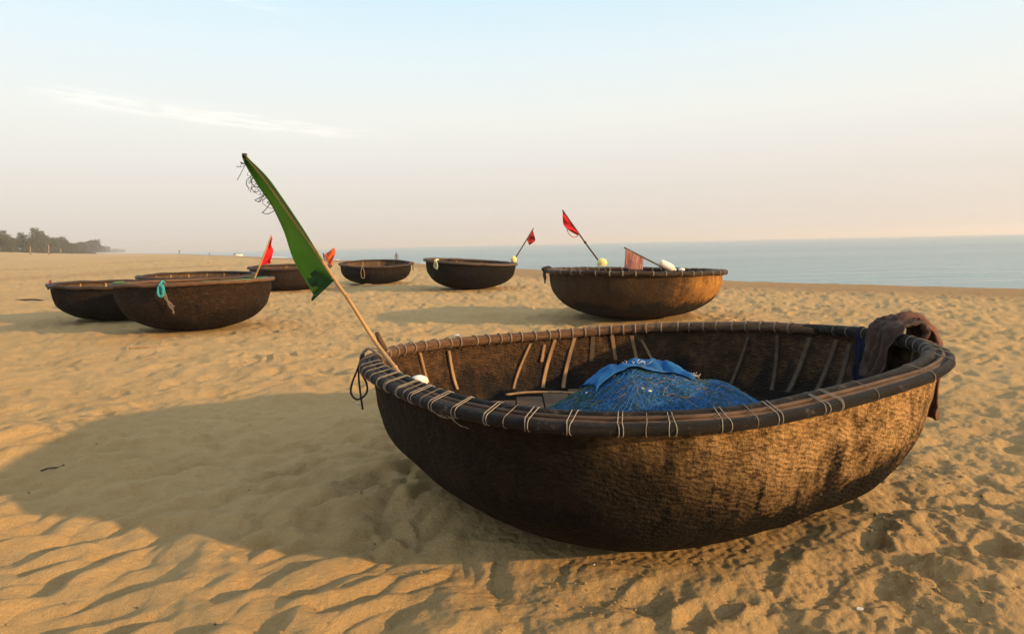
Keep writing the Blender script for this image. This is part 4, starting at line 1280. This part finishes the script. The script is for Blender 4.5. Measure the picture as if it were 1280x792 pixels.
# small white boat drawn up far along the beach
P = at(298, 318, 150); z = ground(P.x, P.y)
WS = .6
wb = thing('fishing_boat', 'small white boat far down the beach near the water', 'boat', (P.x, P.y, z), .25)
mb = MB(); v, f = [], []; n = 14; prof = ((0, 0), (.55, .08), (.9, .35), (1, .7))
for i in range(n + 1):
    x = (-1.5 + 3 * i / n); w = .55 * (1 - abs(x / 1.5) ** 2.4) + .02; sh = .12 * (x / 1.5) ** 2
    row = [(-a * w, b) for a, b in prof[::-1]] + [(a * w, b) for a, b in prof[1:]] + [(a * w * .9, b) for a, b in prof[::-1]][:1] + [(.85 * w, .62), (0, .3), (-.85 * w, .62), (-.9 * w, .7)]
    for (a, b) in row: v.append(parent_inv(wb).inverted() @ (Vector((x, a, b + sh)) * WS))
q = len(row)
for i in range(n):
    for k in range(q): f.append((i * q + k, i * q + (k + 1) % q, i * q + q + (k + 1) % q, i * q + q + k))
mb.add(v, f); mb.build('boat_hull', M['white_paint'], wb)
mb = MB(); mb.box(parent_inv(wb).inverted() @ Vector((-.8, 0, .5)), .5, .4, .25, wb.rotation_euler.to_matrix()); mb.build('engine_box', M['drift'], wb, False)

# ---------------------------------------------------------------- bits lying on the sand
def ground_at(px, py):
    d = ray(px, py); k = -CAM_H / d.z; x, y = d.x * k, d.y * k; return Vector((x, y, ground(x, y)))


for (px, py, s_, lab) in ((165, 432, .035, 'scrap of white litter on the sand before the turquoise roped boat'), (572, 419, .03, 'white litter on the sand behind the left part of the nearest boat'),
                          (1075, 762, .008, 'tiny white shell fragment on the sand at the lower right'), (447, 500, .010, 'tiny pale shell on the sand under the hanging rope loop')):
    P = ground_at(px, py); mb = MB()
    v = []; n = 10
    for i in range(n):
        a = 2 * PI * i / n; r = s_ * rnd.uniform(.6, 1.2); v.append(P + Vector((r * 1.5 * math.cos(a), r * math.sin(a), .004 + s_ * .25 * rnd.random())))
    v.append(P + Vector((0, 0, s_ * .6))); f = [(i, (i + 1) % n, n) for i in range(n)]; v2 = [p - Vector((0, 0, s_ * .25)) for p in v]
    mb.add(v, f); mb.add(v2, [q[::-1] for q in f]); tag(mb.build('litter', M['litter']), lab, 'litter')
def crumbs(name, n, sizes, mat, label, xr_, yr_, pick):
    vs, fs = [], []; rr_ = np.random.RandomState(n)
    xs = rr_.uniform(*xr_, n * 4); ys = rr_.uniform(*yr_, n * 4); ok = pick(xs, ys, rr_.rand(n * 4)); xs, ys = xs[ok][:n], ys[ok][:n]
    zs = terrain_z(xs, ys)[0]
    for x, y, z in zip(xs, ys, zs):
        r = sizes[0] + (sizes[1] - sizes[0]) * rr_.rand() ** 3; b = len(vs)
        for (a, c, e) in ((1, 0, 0), (-1, 0, 0), (0, 1, 0), (0, -1, 0), (0, 0, 1), (0, 0, -.6)):
            vs.append((x + r * a * rr_.uniform(.6, 1.3) + r * rr_.uniform(-.3, .3), y + r * c * rr_.uniform(.6, 1.3) + r * rr_.uniform(-.3, .3), z + r * .35 + r * e * rr_.uniform(.5, 1.)))
        fs += [(b, b + 2, b + 4), (b + 2, b + 1, b + 4), (b + 1, b + 3, b + 4), (b + 3, b, b + 4), (b + 2, b, b + 5), (b + 1, b + 2, b + 5), (b + 3, b + 1, b + 5), (b, b + 3, b + 5)]
    o = mesh_obj(name, vs, fs, mat, smooth=False); tag(o, label, kind='stuff')


clump = lambda x, y: perlin(x / .35 + 3, y / .35 + 1)
crumbs('sand_crumbs', 5200, (.002, .009), M['sand'], 'loose crumbs of sand round the nearest boat', (-1.6, 3.2), (1.2, 4.6), lambda x, y, q: q < np.clip(.12 + 1.3 * clump(x, y), .03, 1) * np.where((x > -.1) & (y < 3), 1, .06))
crumbs('shell_bits', 150, (.002, .006), M['litter'], 'tiny shell bits scattered on the sand', (-4, 6), (1.3, 9), lambda x, y, q: q < 2)
crumbs('dark_bits', 260, (.002, .008), M['drift'], 'tiny dark plant bits scattered on the sand', (-5, 7), (1.3, 10), lambda x, y, q: q < .3 + clump(x, y))
P = ground_at(33, 374); Q = ground_at(50, 375)
mb = MB(); mb.tube(smooth_path([P + Vector((-.25, 0, .02)), (P + Q) / 2 + Vector((0, 0, .04)), Q + Vector((.1, 0, .02))], 5), [.022] * 10 + [.012], 6); tag(mb.build('stick', M['drift']), 'dark stick lying on the sand left of the boats', 'stick')
P = ground_at(62, 587)
mb = MB(); mb.tube(smooth_path([P + Vector((-.03, -.02, .006)), P + Vector((0, 0, .012)), P + Vector((.035, .02, .008)), P + Vector((.05, .035, .016))], 5), .005, 6); tag(mb.build('twig', M['drift']), 'short dark twig on the shaded sand at the left', 'twig')
P = ground_at(180, 437)
mb = MB(); mb.tube(smooth_path([P + Vector((-.16, 0, .012)), P + Vector((0, .02, .02)), P + Vector((.16, .03, .012))], 5), .012, 6); tag(mb.build('twig', M['bamboo']), 'pale twig on the sand beside the white litter', 'twig')

# ---------------------------------------------------------------- air
mb = MB(); X, zb, zt = 7900, SEA_Z - 4.5, 26
mb.box((0, 0, (zb + zt) / 2), 2 * X, 2 * X, zt - zb)
hz = bpy.data.materials.new('haze'); hz.use_nodes = True; nt_ = hz.node_tree; nt_.nodes.clear()
pv = nt_.nodes.new('ShaderNodeVolumePrincipled'); mo = nt_.nodes.new('ShaderNodeOutputMaterial'); nt_.links.new(pv.outputs[0], mo.inputs['Volume'])
pv.inputs['Color'].default_value = (.98, .96, .93, 1); pv.inputs['Density'].default_value = .0007; pv.inputs['Density Attribute'].default_value = ''
pv.inputs['Anisotropy'].default_value = .2
ho = mb.build('haze', hz, None, False); tag(ho, kind='stuff')

# ---------------------------------------------------------------- light
SUN_EL, SUN_AZ = math.radians(14.0), math.radians(-24)      # angle from +X, measured counter-clockwise: right of and behind the camera
sd_ = Vector((math.cos(SUN_EL) * math.cos(SUN_AZ), math.cos(SUN_EL) * math.sin(SUN_AZ), math.sin(SUN_EL)))
ld = bpy.data.lights.new('sun', 'SUN'); ld.energy = 4.8; ld.angle = math.radians(.9); ld.color = (1, .61, .26)
lo = bpy.data.objects.new('sun', ld); COL.objects.link(lo); lo.rotation_euler = sd_.to_track_quat('Z', 'Y').to_euler()

w = bpy.data.worlds.new('World'); scene.world = w; w.use_nodes = True
nt_ = w.node_tree; nt_.nodes.clear()


def nn(ty, **kw):
    n = nt_.nodes.new(ty)
    for k, v in kw.items(): setattr(n, k, v)
    return n


def mth(op, a, b=None, clamp=False):
    n = nn('ShaderNodeMath', operation=op); n.use_clamp = clamp
    for i, v in enumerate((a, b)):
        if isinstance(v, bpy.types.NodeSocket): nt_.links.new(v, n.inputs[i])
        elif v is not None: n.inputs[i].default_value = v
    return n.outputs[0]


sky = nn('ShaderNodeTexSky', sky_type='NISHITA', sun_disc=False)
sky.sun_elevation = SUN_EL; sky.sun_rotation = math.atan2(sd_.x, sd_.y); sky.dust_density = 3; sky.air_density = 1; sky.ozone_density = 1; sky.altitude = 0
bg = nn('ShaderNodeBackground'); bg.inputs['Strength'].default_value = .1
tc = nn('ShaderNodeTexCoord'); sx = nn('ShaderNodeSeparateXYZ'); nt_.links.new(tc.outputs['Generated'], sx.inputs[0])
el = mth('MULTIPLY', mth('ARCSINE', sx.outputs[2]), 180 / PI)
az = mth('MULTIPLY', mth('ARCTAN2', sx.outputs[0], sx.outputs[1]), 180 / PI)
# hazy veil: pale cream low down, clearer blue higher up, unseen overhead part brightened as added fill for the shade (values are for strength 0.1)
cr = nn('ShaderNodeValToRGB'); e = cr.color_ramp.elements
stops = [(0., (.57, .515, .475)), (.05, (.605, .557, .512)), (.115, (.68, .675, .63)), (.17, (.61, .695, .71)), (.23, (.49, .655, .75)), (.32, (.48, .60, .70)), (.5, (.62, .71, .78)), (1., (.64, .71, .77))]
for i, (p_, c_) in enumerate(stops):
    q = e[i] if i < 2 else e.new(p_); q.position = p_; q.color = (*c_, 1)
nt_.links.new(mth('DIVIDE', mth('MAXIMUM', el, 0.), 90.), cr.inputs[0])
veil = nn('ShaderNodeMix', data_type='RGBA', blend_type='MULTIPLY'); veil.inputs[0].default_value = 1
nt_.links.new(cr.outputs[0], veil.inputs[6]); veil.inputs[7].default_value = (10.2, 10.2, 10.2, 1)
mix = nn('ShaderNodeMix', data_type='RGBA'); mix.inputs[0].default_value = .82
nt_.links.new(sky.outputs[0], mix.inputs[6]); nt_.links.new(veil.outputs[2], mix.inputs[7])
# thin streak of cirrus
cx = nn('ShaderNodeCombineXYZ'); nt_.links.new(mth('MULTIPLY', az, .22), cx.inputs[0]); nt_.links.new(mth('ADD', mth('MULTIPLY', el, 2.1), mth('MULTIPLY', az, .12)), cx.inputs[1])
nz = nn('ShaderNodeTexNoise'); nz.inputs['Scale'].default_value = 1.1; nz.inputs['Detail'].default_value = 7; nz.inputs['Roughness'].default_value = .62; nt_.links.new(cx.outputs[0], nz.inputs['Vector'])
axis = mth('ADD', mth('MULTIPLY', az, -.088), 8.05)                      # elevation of the streak's middle
off = mth('SUBTRACT', el, axis)
prof = mth('POWER', 2.718, mth('MULTIPLY', mth('MULTIPLY', off, off), -3.2))
sides = mth('MULTIPLY', mth('MULTIPLY', mth('ADD', az, 35.3), .3, True), mth('MULTIPLY', mth('SUBTRACT', -9., az), .10, True))
dens = mth('MULTIPLY', mth('MULTIPLY', prof, sides), mth('MULTIPLY', mth('SUBTRACT', nz.outputs['Fac'], .40), 3.6, True))
# a second wisp high up
off2 = mth('SUBTRACT', el, mth('ADD', mth('MULTIPLY', az, -.1), 16.5))
d2 = mth('MULTIPLY', mth('MULTIPLY', mth('POWER', 2.718, mth('MULTIPLY', mth('MULTIPLY', off2, off2), -1.)), mth('POWER', 2.718, mth('MULTIPLY', mth('MULTIPLY', mth('ADD', az, 22.), mth('ADD', az, 22.)), -.03))), mth('MULTIPLY', mth('SUBTRACT', nz.outputs['Fac'], .45), 3., True))
cl = nn('ShaderNodeMix', data_type='RGBA'); nt_.links.new(mth('MULTIPLY', mth('ADD', dens, mth('MULTIPLY', d2, .5)), .45, True), cl.inputs[0])
nt_.links.new(mix.outputs[2], cl.inputs[6]); cl.inputs[7].default_value = (10., 9.4, 8.6, 1)
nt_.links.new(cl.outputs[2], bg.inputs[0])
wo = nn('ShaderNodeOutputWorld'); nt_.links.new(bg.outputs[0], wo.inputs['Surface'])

scene.view_settings.view_transform = 'Standard'; scene.view_settings.look = 'None'
scene.view_settings.exposure = .6; scene.view_settings.gamma = 1
scene.render.engine = 'CYCLES'
scene.cycles.max_bounces = 6; scene.cycles.diffuse_bounces = 3; scene.cycles.volume_bounces = 0
scene.cycles.use_denoising = True
